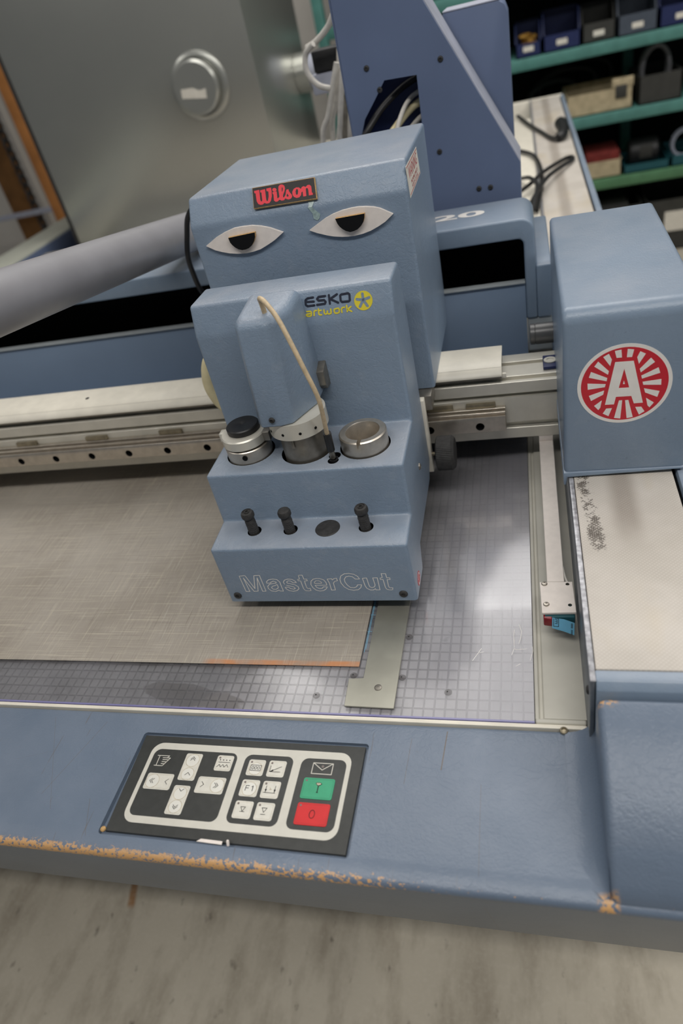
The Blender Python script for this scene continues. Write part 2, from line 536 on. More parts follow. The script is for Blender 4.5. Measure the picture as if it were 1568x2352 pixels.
def add_box(bm, x0, x1, y0, y1, z0, z1):
    vs = [bm.verts.new((x, y, z)) for z in (z0, z1) for x, y in ((x0, y0), (x1, y0), (x1, y1), (x0, y1))]
    for f in ((3, 2, 1, 0), (4, 5, 6, 7), (0, 1, 5, 4), (1, 2, 6, 5), (2, 3, 7, 6), (3, 0, 4, 7)):
        bm.faces.new([vs[i] for i in f])


def box(name, x0, x1, y0, y1, z0, z1, mat, parent=None, bevel=0.0008, seg=2):
    bm = bmesh.new()
    add_box(bm, x0, x1, y0, y1, z0, z1)
    return link(name, fin(bm, name, bevel, seg), mat, parent)


def add_prism(bm, poly, axis, a, b):
    """extrude a closed 2D polygon; axis 'x': poly=(y,z), 'y': poly=(x,z), 'z': poly=(x,y)"""
    def P(p, t):
        return {'x': (t, p[0], p[1]), 'y': (p[0], t, p[1]), 'z': (p[0], p[1], t)}[axis]
    A = [bm.verts.new(P(p, a)) for p in poly]
    B = [bm.verts.new(P(p, b)) for p in poly]
    n = len(poly)
    bm.faces.new(A)
    bm.faces.new(B[::-1])
    for i in range(n):
        j = (i + 1) % n
        bm.faces.new((A[i], B[i], B[j], A[j]))


def prism(name, poly, axis, a, b, mat, parent=None, bevel=0.0, seg=3, ang=20, zmin=-9):
    bm = bmesh.new()
    add_prism(bm, poly, axis, a, b)
    return link(name, fin(bm, name, bevel, seg, ang, 35, zmin), mat, parent)


def add_lathe(bm, prof, origin, axis='z', seg=32, tilt=None):
    """profile list of (radius, height); closed at ends when radius 0"""
    R = {'z': Matrix.Identity(3), 'x': Matrix(((0, 0, 1), (1, 0, 0), (0, 1, 0))), 'y': Matrix(((1, 0, 0), (0, 0, 1), (0, -1, 0))),
         '-y': Matrix(((1, 0, 0), (0, 0, -1), (0, 1, 0)))}[axis] if isinstance(axis, str) else axis
    o = Vector(origin)
    rings = []
    for r, h in prof:
        if r < 1e-7:
            rings.append([bm.verts.new(o + R @ Vector((0, 0, h)))])
        else:
            rings.append([bm.verts.new(o + R @ Vector((r * math.cos(2 * PI * k / seg), r * math.sin(2 * PI * k / seg), h))) for k in range(seg)])
    for A, B in zip(rings, rings[1:]):
        for k in range(seg):
            j = (k + 1) % seg
            if len(A) == 1 and len(B) == 1:
                continue
            if len(A) == 1:
                bm.faces.new((A[0], B[k], B[j]))
            elif len(B) == 1:
                bm.faces.new((A[k], A[j], B[0]))
            else:
                bm.faces.new((A[k], A[j], B[j], B[k]))


def lathe(name, prof, origin, mat, parent=None, axis='z', seg=32, auto=35):
    bm = bmesh.new()
    add_lathe(bm, prof, origin, axis, seg)
    return link(name, fin(bm, name, 0, auto=auto), mat, parent)


def catmull(pts, n=8):
    P = [Vector(p) for p in pts]
    P = [P[0] * 2 - P[1]] + P + [P[-1] * 2 - P[-2]]
    out = []
    for i in range(1, len(P) - 2):
        for k in range(n):
            t = k / n
            a, b, c, d = P[i - 1], P[i], P[i + 1], P[i + 2]
            out.append(0.5 * ((2 * b) + (c - a) * t + (2 * a - 5 * b + 4 * c - d) * t * t + (3 * b - a - 3 * c + d) * t ** 3))
    out.append(P[-2])
    return out


def add_tube(bm, pts, r, seg=10, smooth=8):
    P = catmull(pts, smooth) if smooth else [Vector(p) for p in pts]
    up = Vector((0, 0, 1))
    prev = None
    rings = []
    for i, p in enumerate(P):
        d = (P[min(i + 1, len(P) - 1)] - P[max(i - 1, 0)])
        if d.length < 1e-9:
            d = Vector((0, 0, 1))
        d.normalize()
        if prev is None:
            a = d.cross(up)
            if a.length < 1e-3:
                a = d.cross(Vector((1, 0, 0)))
        else:
            a = prev - d * prev.dot(d)
        a.normalize()
        prev = a
        b = d.cross(a)
        rr = r(i / (len(P) - 1)) if callable(r) else r
        rings.append([bm.verts.new(p + (a * math.cos(2 * PI * k / seg) + b * math.sin(2 * PI * k / seg)) * rr) for k in range(seg)])
    for A, B in zip(rings, rings[1:]):
        for k in range(seg):
            j = (k + 1) % seg
            bm.faces.new((A[k], A[j], B[j], B[k]))
    bm.faces.new(rings[0][::-1])
    bm.faces.new(rings[-1])


def tube(name, pts, r, mat, parent=None, seg=10, smooth=8):
    bm = bmesh.new()
    add_tube(bm, pts, r, seg, smooth)
    return link(name, fin(bm, name, 0, auto=60), mat, parent)


class Frame:
    """a flat drawing frame on a real surface: origin, x and up directions; metres"""
    def __init__(self, o, x=(1, 0, 0), u=(0, 0, 1)):
        self.o = Vector(o)
        self.x = Vector(x).normalized()
        self.u = Vector(u).normalized()
        self.n = self.x.cross(self.u).normalized()

    def at(self, a, b, h=0.0):
        return self.o + self.x * a + self.u * b + self.n * h


def add_fill(bm, F, outer, holes=(), h0=0.0, h1=0.0003):
    """thin print or plate: polygon with holes between heights h0 and h1 above the surface"""
    loops = [outer] + list(holes)
    pts = [p for l in loops for p in l]
    tris = tessellate_polygon([[Vector((p[0], p[1], 0)) for p in l] for l in loops])
    T = [bm.verts.new(F.at(p[0], p[1], h1)) for p in pts]
    for t in tris:
        a, b, c = (pts[i] for i in t)
        ar = (b[0] - a[0]) * (c[1] - a[1]) - (b[1] - a[1]) * (c[0] - a[0])
        try:
            bm.faces.new([T[i] for i in (t if ar > 0 else t[::-1])])
        except ValueError:
            pass
    Bv = [bm.verts.new(F.at(p[0], p[1], h0)) for p in pts]
    k = 0
    for l in loops:
        n = len(l)
        for i in range(n):
            j = (i + 1) % n
            try:
                bm.faces.new((T[k + i], Bv[k + i], Bv[k + j], T[k + j]))
            except ValueError:
                pass
        k += n


def add_strokes(bm, F, lines, w, h0=0.0, h1=0.0003, caps=True):
    """round-ended pen strokes as a thin raised print"""
    cnt = [0]

    def lift():      # overlapping strokes lie a hair apart, like layers of paint
        cnt[0] = (cnt[0] + 1) % 6
        return h1 + cnt[0] * 1.5e-5

    def disc(p):
        n = 12
        hh = lift()
        T = [bm.verts.new(F.at(p[0] + w / 2 * math.cos(2 * PI * k / n), p[1] + w / 2 * math.sin(2 * PI * k / n), hh)) for k in range(n)]
        bm.faces.new(T)
    for l in lines:
        for a, b in zip(l, l[1:]):
            d = Vector((b[0] - a[0], b[1] - a[1]))
            if d.length < 1e-9:
                continue
            d.normalize()
            q = Vector((-d.y, d.x)) * w / 2
            hh = lift()
            V = [bm.verts.new(F.at(p[0] + s * q.x, p[1] + s * q.y, hh)) for p, s in ((a, -1), (b, -1), (b, 1), (a, 1))]
            bm.faces.new(V)
        for p in (l if caps else l[1:-1]):
            disc(p)


def raw(bm, name):
    me = bpy.data.meshes.new(name)
    bm.to_mesh(me)
    bm.free()
    return me


def fill(name, F, outer, mat, parent, holes=(), h0=0.0, h1=0.0003):
    bm = bmesh.new()
    add_fill(bm, F, outer, holes, h0, h1)
    return link(name, raw(bm, name), mat, parent)


def strokes(name, F, lines, w, mat, parent, h=0.0003, caps=True):
    bm = bmesh.new()
    add_strokes(bm, F, lines, w, 0, h, caps)
    return link(name, raw(bm, name), mat, parent)


def text(name, F, body, size, mat, parent, h=0.0003, ax=0.0, sx=1.0, shear=0.0, outline=None, offset=0.0, spacing=1.0, fit=None, align='LEFT'):
    c = bpy.data.curves.new(name, 'FONT')
    c.body = body
    c.size = size
    c.shear = shear
    c.space_character = spacing
    c.offset = offset
    c.align_x = align
    c.resolution_u = 6
    if outline:
        c.fill_mode = 'NONE'
        c.bevel_depth = outline
        c.bevel_resolution = 1
    o = bpy.data.objects.new('text_tmp', c)
    COL.objects.link(o)
    dg = bpy.context.evaluated_depsgraph_get()
    me = bpy.data.meshes.new_from_object(o.evaluated_get(dg))
    bpy.data.objects.remove(o)
    bpy.data.curves.remove(c)
    me.materials.clear()
    if fit:       # (x0, x1, y0, y1): stretch to that box
        xs = [v.co.x for v in me.vertices]
        ys = [v.co.y for v in me.vertices]
        a, b, d, e = min(xs), max(xs), min(ys), max(ys)
        for v in me.vertices:
            v.co.x = fit[0] + (v.co.x - a) / (b - a) * (fit[1] - fit[0])
            v.co.y = fit[2] + (v.co.y - d) / (e - d) * (fit[3] - fit[2])
    for v in me.vertices:
        v.co = F.at(v.co.x * sx, v.co.y, h + v.co.z * 0.5)
    return link(name, me, mat, parent)


def rrect(x0, x1, y0, y1, r, n=5):
    out = []
    for cx_, cy_, a in ((x1 - r, y1 - r, 0), (x0 + r, y1 - r, PI / 2), (x0 + r, y0 + r, PI), (x1 - r, y0 + r, 1.5 * PI)):
        for k in range(n + 1):
            t = a + PI / 2 * k / n
            out.append((cx_ + r * math.cos(t), cy_ + r * math.sin(t)))
    return out


def circ(cx_, cy_, r, n=40):
    return [(cx_ + r * math.cos(2 * PI * k / n), cy_ + r * math.sin(2 * PI * k / n)) for k in range(n)]


def sc(pts, k=1e-4):
    return [(a * k, b * k) for a, b in pts]


def cut(o, cutters, mat=None):
    """bore real holes: boolean differences, then the cutters are removed"""
    for me in cutters:
        if mat:
            me.materials.append(M[mat])
        c = bpy.data.objects.new('cutter_tmp', me)
        COL.objects.link(c)
        md = o.modifiers.new('hole', 'BOOLEAN')
        md.operation = 'DIFFERENCE'
        md.solver = 'EXACT'
        md.object = c
        md.material_mode = 'TRANSFER'
        c.location = (0, 0, 0)
        par = o.matrix_world
    bpy.context.view_layer.update()
    dg = bpy.context.evaluated_depsgraph_get()
    me = bpy.data.meshes.new_from_object(o.evaluated_get(dg))
    old = o.data
    for md in list(o.modifiers):
        c = md.object
        o.modifiers.remove(md)
        bpy.data.objects.remove(c)
    o.data = me
    me.set_sharp_from_angle(angle=math.radians(35))


def cyl_mesh(x, y, z0, z1, r, seg=32, axis='z'):
    bm = bmesh.new()
    add_lathe(bm, [(0, 0), (r, 0), (r, z1 - z0), (0, z1 - z0)], (x, y, z0), axis, seg)
    bmesh.ops.recalc_face_normals(bm, faces=bm.faces)
    return raw(bm, 'cut')


def socket_screw(name, loc, axis, parent, r=0.0045, mat='dark_steel'):
    """button head screw with a hexagon socket"""
    bm = bmesh.new()
    add_lathe(bm, [(r, 0), (r, 0.0006), (r * 0.86, 0.0016), (r * 0.5, 0.0022), (r * 0.48, 0.0008), (0, 0.0008)], loc, axis, 18)
    return link(name, fin(bm, name, 0), mat, parent)

# ================================================================== STRUCTURE
fl = box('floor', -4.2, 3.2, -2.0, 4.9, -0.05, 0.0, 'floor', None, 0)
tag(fl, 'stained grey concrete floor', kind='structure')
wb = box('wall_back', -4.2, 3.2, 4.8, 4.9, 0.0, 3.4, 'wallpaint', None, 0)
tag(wb, 'white workshop wall', kind='structure')

# ================================================================== CUTTING TABLE
tb = thing('cutting_table', 'large flatbed cutting table with a worn blue front frame', 'table', (-0.95, 1.8, 0.0))
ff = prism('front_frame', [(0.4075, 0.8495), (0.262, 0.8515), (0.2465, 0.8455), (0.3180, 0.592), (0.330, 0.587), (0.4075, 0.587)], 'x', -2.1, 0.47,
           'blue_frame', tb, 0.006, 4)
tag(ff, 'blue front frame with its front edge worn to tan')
# shallow recess for the control panel
bm = bmesh.new()
add_prism(bm, rrect(-0.4325, -0.1745, 0.2645, 0.3805, 0.004), 'z', 0.8452, 0.90)
bmesh.ops.recalc_face_normals(bm, faces=bm.faces)
cut(ff, [raw(bm, 'cut')])
# raised corner cover on the right, with a hollow fillet running down to the frame
bm = bmesh.new()
prof = [(0.384, 0.935), (0.345, 0.9215), (0.310, 0.905), (0.280, 0.885), (0.2560, 0.858), (0.2500, 0.842), (0.3170, 0.600), (0.384, 0.600)]
add_prism(bm, prof, 'x', 0.0405, 0.47)
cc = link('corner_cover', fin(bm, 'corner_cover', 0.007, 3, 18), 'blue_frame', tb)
tag(cc, 'raised blue corner cover')
bm = bmesh.new()
for k in range(14):
    y0, y1 = 0.2555 + k * 0.0092, 0.2555 + (k + 1) * 0.0092
def fz(y):      # height of the corner cover top along y
    P_ = [(0.25, 0.846), (0.256, 0.858), (0.28, 0.885), (0.31, 0.905), (0.345, 0.9215), (0.384, 0.935)]
    for (a, za), (b, zb) in zip(P_, P_[1:]):
        if a <= y <= b:
            return za + (zb - za) * (y - a) / (b - a)
    return P_[-1][1]
rows = []
for k in range(16):
    y = 0.254 + 0.150 * k / 15
    hgt = max(0.002, min(0.026, (fz(min(y, 0.384)) - 0.851) * 0.8))
    wd = 0.004 + hgt * 0.85
    row = []
    for q in range(8):
        t = q / 7 * PI / 2
        row.append(bm.verts.new((0.0412 - wd * (1 - math.sin(t)), y, 0.8508 + hgt * (1 - math.cos(t)))))
    row.append(bm.verts.new((0.0425, y, 0.848)))
    rows.append(row)
for A, B in zip(rows, rows[1:]):
    for q in range(8):
        bm.faces.new((A[q], B[q], B[q + 1], A[q + 1]))
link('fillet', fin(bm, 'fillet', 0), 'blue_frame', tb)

box('bed', -1.80, 0.036, 0.4147, 3.3, 0.80, 0.8415, 'bed', tb)
# white front rail with its raised lip
prism('front_rail', [(0.4077, 0.80), (0.4145, 0.80), (0.4145, 0.8472), (0.4118, 0.8472), (0.4112, 0.8462), (0.4106, 0.8505), (0.4077, 0.8508)][::-1],
      'x', -1.85, 0.036, 'cream', tb, 0.0004, 1)
tag(tb.children[-1], 'cream painted front rail')
# translucent-looking cell plate under the clear sheet: raised pads with recessed joints
bm = bmesh.new()
px_, py_ = 0.0113, 0.0127
for i in range(86):
    for j in range(44):
        x1 = -0.0125 - i * px_
        y0 = 0.4170 + j * py_
        x0, x1, y1 = x1 - px_ + 0.0011, x1, y0 + py_ - 0.0012
        vt = [bm.verts.new((x, y, 0.8446)) for x, y in ((x0 + .0006, y0 + .0006), (x1 - .0006, y0 + .0006), (x1 - .0006, y1 - .0006), (x0 + .0006, y1 - .0006))]
        vb = [bm.verts.new((x, y, 0.8425)) for x, y in ((x0, y0), (x1, y0), (x1, y1), (x0, y1))]
        bm.faces.new(vt)
        for q in range(4):
            r_ = (q + 1) % 4
            bm.faces.new((vb[q], vb[r_], vt[r_], vt[q]))
gp = link('cell_pads', raw(bm, 'cell_pads'), 'grid', tb)
tag(gp, 'pale square cells under the clear sheet', kind='stuff')
box('cell_base', -1.05, -0.0125, 0.4160, 1.06, 0.8416, 0.8424, 'bed', tb, 0)
# grey-white channel to the right of the sheet
prism('side_channel', [(-0.0118, 0.8416), (-0.0118, 0.8465), (-0.0085, 0.8470), (-0.0070, 0.8445), (-0.0045, 0.8445), (-0.003, 0.8480), (0.037, 0.8480), (0.037, 0.8416)],
      'y', 0.4205, 3.3, 'channel', tb, 0.0005, 2)
bm = bmesh.new()
add_box(bm, -0.0117, 0.0362, 0.4147, 0.4203, 0.8416, 0.8488)
link('channel_end', fin(bm, 'channel_end', 0.002, 3), 'channel', tb)
# right-hand conveyor housing
box('side_panel', 0.0365, 0.0405, 0.392, 3.3, 0.80, 0.9435, 'side_steel', tb, 0.0006)
box('edge_strip', 0.0362, 0.0412, 0.392, 3.3, 0.9435, 0.9452, 'chrome_edge', tb, 0.0006)
tag(tb.children[-1], 'top edge of the side worn to bare metal')
belt = box('belt', 0.0418, 0.1485, 0.405, 3.27, 0.935, 0.9452, 'belt', tb, 0.0012)
tag(belt, 'off-white dimpled conveyor belt with black smudges')
prism('front_bar', [(0.3855, 0.80), (0.3855, 0.925), (0.388, 0.937), (0.394, 0.9435), (0.4045, 0.9445), (0.4045, 0.80)], 'x', 0.0412, 0.47, 'blue_plain', tb, 0.001, 2)
box('belt_gap', 0.1487, 0.1530, 0.405, 3.27, 0.90, 0.938, 'void', tb, 0)
box('outer_trim', 0.1530, 0.1660, 0.405, 3.27, 0.78, 0.947, 'blue_plain', tb, 0.002)
box('conveyor_body', 0.0418, 0.1486, 0.405, 3.3, 0.78, 0.9345, 'void', tb, 0)
box('rear_rail', -2.0, 0.166, 3.3005, 3.34, 0.78, 0.94, 'cream', tb, 0.003)
# left-hand conveyor ledge far away
box('left_ledge', -2.02, -1.86, 0.40, 3.3, 0.80, 0.905, 'ledge', tb, 0.004)
box('left_channel', -1.8490, -1.640, 0.46, 2.49, 0.8417, 0.8760, 'channel', tb, 0.004)
box('left_panel', -1.859, -1.85, 0.40, 3.3, 0.80, 0.898, 'navy', tb, 0.001)
# white-grey duct cover beside the belt, behind the gantry
box('cable_duct', -0.030, 0.0355, 1.62, 2.93, 0.8485, 0.943, 'cream', tb, 0.004)
box('apron', -2.0, 0.15, 0.46, 3.2, 0.62, 0.80, 'navy', tb, 0.004)
for lx in (-1.75, -0.1):
    for ly in (1.0, 2.9):
        box('leg', lx - 0.06, lx + 0.06, ly - 0.06, ly + 0.06, 0.0, 0.62, 'navy', tb, 0.004)
# screws and stains of the frame
socket_screw('screw', (0.0366, 0.408, 0.912), Matrix(((0, 0, -1), (1, 0, 0), (0, -1, 0))), tb, 0.0042, 'rubber')
socket_screw('screw', (0.0145, 0.4058, 0.8502), 'z', tb, 0.0042, 'brass')

# ================================================================== CLEAR SHEET, BOARD, STOP
sh = thing('clear_sheet', 'clear scuffed plastic sheet with violet cut edges over the pale cells', 'sheet', (-0.6, 0.9, 0.845))
box('sheet', -1.63, -0.0125, 0.4170, 2.3, 0.8449, 0.8481, 'plexi', sh, 0)
box('front_edge', -1.63, -0.0125, 0.4150, 0.4169, 0.8449, 0.8481, 'plexi_edge', sh, 0)
tag(sh.children[-1], 'violet tinted front edge')

ub = box('cutting_board', -1.60, -0.2030, 0.4790, 2.2, 0.8482, 0.8492, 'underlay', None, 0.0003, 1)
tag(ub, 'brown scratched cutting board lying under the tool head', 'board')
bm = bmesh.new()
F = Frame((0, 0, 0.84813), (1, 0, 0), (0, 1, 0))
add_strokes(bm, F, [[(-0.1995, 0.505), (-0.1997, 0.62)], [(-0.2008, 0.50), (-0.2011, 0.61)], [(-0.2025, 0.5585), (-0.1955, 0.5585)], [(-0.2020, 0.532), (-0.1965, 0.5320)]], 0.0005, 0, 0.0001, False)
pm = link('pen_marks', raw(bm, 'pen_marks'), 'tape_blue', sh)
tag(pm, 'blue pen marks')
F = Frame((0, 0, 0.84812), (1, 0, 0), (0, 1, 0))
SCR = [[(-0.0265, 0.5434), (-0.0241, 0.5333), (-0.0249, 0.525), (-0.027, 0.5164)], [(-0.0348, 0.4997), (-0.0322, 0.5087), (-0.0301, 0.5072), (-0.0189, 0.5083)], [(-0.0318, 0.5368), (-0.0325, 0.5261), (-0.0319, 0.5099)], [(-0.0127, 0.5113), (-0.0123, 0.5057), (-0.0154, 0.4928)], [(-0.0675, 0.5081), (-0.0729, 0.4977), (-0.0765, 0.4909)], [(-0.0691, 0.5024), (-0.0651, 0.5036)], [(-0.0302, 0.4844), (-0.026, 0.4877)]]
for l_ in SCR:
    strokes('scratch_mark', F, [l_], 0.0005, 'white', sh, 0.0001)
M['spot'] = mk_clear('dark_stain_spot', (70, 64, 62), 0.45)
for x_, y_ in ((-0.1506, 0.5238), (-0.1516, 0.4657), (-0.2072, 0.4670), (-0.2448, 0.4385), (-0.1000, 0.4480)):
    fill('stain_spot', F, circ(x_, y_, 0.0042, 20), 'spot', sh, (), 0, 0.00005)
    fill('pin_hole', F, circ(x_ - 0.001, y_ + 0.001, 0.0009, 10), 'ink', sh, (), 0, 0.0001)

st = thing('steel_stop', 'flat L-shaped steel stop lying on the clear sheet under the tool head', 'straightedge', (-0.176, 0.55, 0.848))
prism('blade', [(-0.2100, 0.4250), (-0.1553, 0.4240), (-0.1560, 0.8000), (-0.1965, 0.8000), (-0.1950, 0.4625), (-0.2115, 0.4612)][::-1], 'z', 0.8482, 0.8500, 'plate_steel', st, 0.0003, 1)
lathe('screw', [(0.0042, 0), (0.0042, 0.0004), (0.0034, 0.0008), (0.0014, 0.0008), (0.0012, 0.0003), (0, 0.0003)], (-0.1762, 0.4500, 0.8500), 'dark_steel', st, 'z', 20)

# ================================================================== CONTROL PANEL
cp = thing('control_panel', 'black membrane control panel with white, green and red keys', 'control panel', (-0.304, 0.323, 0.846))
prism('face_plate', [(-0.4298, 0.3772), (-0.1778, 0.3772), (-0.1783, 0.2685), (-0.4270, 0.2692)][::-1], 'z', 0.8455, 0.8494, 'charcoal', cp, 0.0005, 2)
F = Frame((0, 0, 0.8494), (1, 0, 0), (0, 1, 0))
fill('white_border', F, rrect(-0.4145, -0.1893, 0.2795, 0.3690, 0.0125, 6), 'offwhite', cp,
     [rrect(-0.4100, -0.3122, 0.2868, 0.3614, 0.0075)[::-1], rrect(-0.3033, -0.2500, 0.2875, 0.3612, 0.0075)[::-1], rrect(-0.2414, -0.1938, 0.2870, 0.3610, 0.0075)[::-1]], 0, 0.0002)


def key(x0, x1, y0, y1, mat, label, led=True):
    bm = bmesh.new()
    add_prism(bm, rrect(x0, x1, y0, y1, 0.0022, 4), 'z', 0.8493, 0.8500)
    k = link('key', fin(bm, 'key', 0.0002, 1, 40), mat, cp)
    tag(k, label)
    F2 = Frame((0, 0, 0.84999), (1, 0, 0), (0, 1, 0))
    o_ = rrect(x0 + .0013, x1 - .0013, y0 + .0013, y1 - .0013, 0.0015, 4)
    i_ = rrect(x0 + .0017, x1 - .0017, y0 + .0017, y1 - .0017, 0.0012, 4)
    bm = bmesh.new()
    add_fill(bm, F2, o_, [i_[::-1]], 0, 0.00008)
    link('rim_line', raw(bm, 'rim_line'), {'key': 'led', 'green': 'ink', 'red': 'ink'}[mat] if False else RIM[mat], k)
    if led:
        fill('indicator', F2, circ(x0 + .0032, y1 - .0030, .00115, 14), 'led', k, (), 0, 0.00012)
    return k


RIM = {'key': plain('key_rim_shade', (196, 190, 174), 0.5), 'green': plain('green_rim', (46, 134, 98), 0.45), 'red': plain('red_rim', (180, 34, 36), 0.45)}
M['worn'] = plain('polished_key_centre', (222, 220, 211), 0.35, 0, 0.5, 0.02)
M['grime'] = plain('brown_key_grime', (192, 182, 160), 0.6, 0, 0.3, 0.2, 200)
FK = Frame((0, 0, 0.85007), (1, 0, 0), (0, 1, 0))


def sym(k, lines, w=0.00055, mat='ink', name='symbol'):
    return strokes(name, FK, lines, w, mat, k, 0.0001)


def chev(x, y, dx, dy, s=0.0026):
    """a chevron pointing to (dx,dy)"""
    px, py = -dy, dx
    return [(x - dx * s * .5 + px * s, y - dy * s * .5 + py * s), (x + dx * s * .5, y + dy * s * .5), (x - dx * s * .5 - px * s, y - dy * s * .5 - py * s)]


def spot(k, x, y, r, mat='worn'):
    bm = bmesh.new()
    add_fill(bm, Frame((0, 0, 0.85002), (1, 0, 0), (0, 1, 0)), circ(x, y, r + 0.0006, 22), (), 0, 0.00002)
    link('grime_ring', raw(bm, 'grime_ring'), 'grime', k)
    bm = bmesh.new()
    add_fill(bm, Frame((0, 0, 0.85004), (1, 0, 0), (0, 1, 0)), circ(x, y, r, 22), (), 0, 0.00002)
    link('worn_patch', raw(bm, 'worn_patch'), mat, k)


k = key(-0.3710, -0.3520, 0.3273, 0.3580, 'key', 'white key with up arrows', False)
spot(k, -0.3615, 0.3500, 0.0070); spot(k, -0.3615, 0.3345, 0.0066)
sym(k, [chev(-0.3615, 0.3528, 0, 1), chev(-0.3615, 0.3510, 0, 1), chev(-0.3612, 0.3345, 0, 1, 0.0029)])
k = key(-0.4062, -0.3756, 0.3152, 0.3331, 'key', 'white key with left arrows', False)
spot(k, -0.3980, 0.3241, 0.0072)
sym(k, [chev(-0.3998, 0.3243, -1, 0), chev(-0.3978, 0.3243, -1, 0), chev(-0.3818, 0.3243, -1, 0, 0.0029)])
k = key(-0.3472, -0.3161, 0.3150, 0.3330, 'key', 'white key with right arrows', False)
spot(k, -0.3238, 0.3240, 0.0072)
sym(k, [chev(-0.3262, 0.3241, 1, 0), chev(-0.3242, 0.3241, 1, 0), chev(-0.3405, 0.3243, 1, 0, 0.0029)])
k = key(-0.3706, -0.3523, 0.2907, 0.3216, 'key', 'white key with down arrows', False)
spot(k, -0.3612, 0.2990, 0.0066); spot(k, -0.3612, 0.3130, 0.0066)
sym(k, [chev(-0.3612, 0.2975, 0, -1), chev(-0.3612, 0.2993, 0, -1), chev(-0.3612, 0.3165, 0, -1, 0.0027)])
k = key(-0.3345, -0.3158, 0.3404, 0.3580, 'key', 'white key with a zigzag symbol')
sym(k, [[(-0.3315, 0.3500), (-0.3188, 0.3500)], [(-0.3320, 0.3444), (-0.3296, 0.3474), (-0.3277, 0.3446), (-0.3256, 0.3474), (-0.3236, 0.3446), (-0.3213, 0.3476), (-0.3190, 0.3446)]])
for q in range(4):
    fill('dot', FK, circ(-0.3303 + q * 0.0036, 0.3526, 0.00065, 10), 'ink', k, (), 0, 0.0001)
k = key(-0.2977, -0.2793, 0.3377, 0.3555, 'key', 'white key with 000 in a frame')
spot(k, -0.2885, 0.3452, 0.0066)
sym(k, [[(-0.2942, 0.3432), (-0.2828, 0.3432), (-0.2828, 0.3492), (-0.2942, 0.3492), (-0.2942, 0.3432)]], 0.0006)
text('lettering', FK, '000', 0.006, 'ink', k, 0.0001, fit=(-0.2930, -0.2840, 0.3443, 0.3481))
k = key(-0.2753, -0.2566, 0.3377, 0.3557, 'key', 'white key with an arrow to an origin')
sym(k, [[(-0.2725, 0.3495), (-0.2725, 0.3430), (-0.2612, 0.3433)], [(-0.2722, 0.3432), (-0.2608, 0.3492)]])
fill('arrow_head', FK, [(-0.2724, 0.3431), (-0.2686, 0.3440), (-0.2694, 0.3458)], 'ink', k, (), 0, 0.0001)
k = key(-0.2981, -0.2790, 0.3152, 0.3331, 'key', 'grimy white key marked F1')
spot(k, -0.2884, 0.3232, 0.0071)
sym(k, [[(-0.2925, 0.3212), (-0.2925, 0.3266), (-0.2891, 0.3266)], [(-0.2925, 0.3241), (-0.2895, 0.3241)], [(-0.2862, 0.3255), (-0.2849, 0.3266), (-0.2849, 0.3212)]], 0.00065, 'ink', 'lettering')
k = key(-0.2753, -0.2566, 0.3150, 0.3331, 'key', 'white key with two down arrows on a line')
sym(k, [[(-0.2727, 0.3207), (-0.2602, 0.3207)], [(-0.2708, 0.3276), (-0.2708, 0.3210)], [(-0.2613, 0.3280), (-0.2613, 0.3210)]])
for ax in (-0.2708, -0.2613):
    fill('arrow_head', FK, [(ax, 0.3208), (ax + 0.0011, 0.3243), (ax - 0.0011, 0.3243)], 'ink', k, (), 0, 0.0001)
sym(k, [[(-0.2672, 0.3262), (-0.2660, 0.3250), (-0.2668, 0.3238), (-0.2648, 0.3244)]], 0.0006, 'grime', 'worn_mark')
k = key(-0.2981, -0.2790, 0.2927, 0.3106, 'key', 'white key with a triangle standing on a line')
sym(k, [[(-0.2912, 0.3044), (-0.2862, 0.3044), (-0.2887, 0.2998), (-0.2912, 0.3044)], [(-0.2912, 0.2996), (-0.2864, 0.2996)]])
k = key(-0.2753, -0.2566, 0.2926, 0.3106, 'key', 'white key with a triangle above a line')
sym(k, [[(-0.2690, 0.3050), (-0.2638, 0.3050), (-0.2664, 0.3005), (-0.2690, 0.3050)], [(-0.2690, 0.2985), (-0.2643, 0.2985)]])
k = key(-0.2342, -0.2020, 0.3179, 0.3398, 'green', 'green key with a T-shaped mark')
sym(k, [[(-0.2178, 0.3250), (-0.2178, 0.3310)], [(-0.2184, 0.3247), (-0.2172, 0.3247)]], 0.0009)
fill('worn_mark', FK, [(-0.2212, 0.3344), (-0.2190, 0.3352), (-0.2160, 0.3350), (-0.2143, 0.3336), (-0.2160, 0.3322), (-0.2178, 0.3312), (-0.2195, 0.3322)], 'ink', k, (), 0, 0.00006)
fill('worn_patch', FK, [(-0.2203, 0.3342), (-0.2188, 0.3348), (-0.2164, 0.3346), (-0.2152, 0.3337), (-0.2165, 0.3327), (-0.2180, 0.3321), (-0.2193, 0.3327)], 'grime', k, (), 0, 0.0001)
k = key(-0.2341, -0.2015, 0.2919, 0.3139, 'red', 'red key marked with a nought')
sym(k, [[(-0.2178 + 0.0026 * math.cos(t * PI / 10), 0.3028 + 0.0040 * math.sin(t * PI / 10)) for t in range(21)]], 0.0006)
FP = Frame((0, 0, 0.8494), (1, 0, 0), (0, 1, 0))
strokes('envelope_symbol', FP, [[(-0.2284, 0.3445), (-0.2076, 0.3445), (-0.2076, 0.3562), (-0.2284, 0.3562), (-0.2284, 0.3445)], [(-0.2280, 0.3560), (-0.2180, 0.3488), (-0.2080, 0.3560)]], 0.0008, 'offwhite', cp, 0.0002)
fill('indicator', FP, circ(-0.2180, 0.3527, 0.0014, 16), 'led', cp, (), 0, 0.0002)
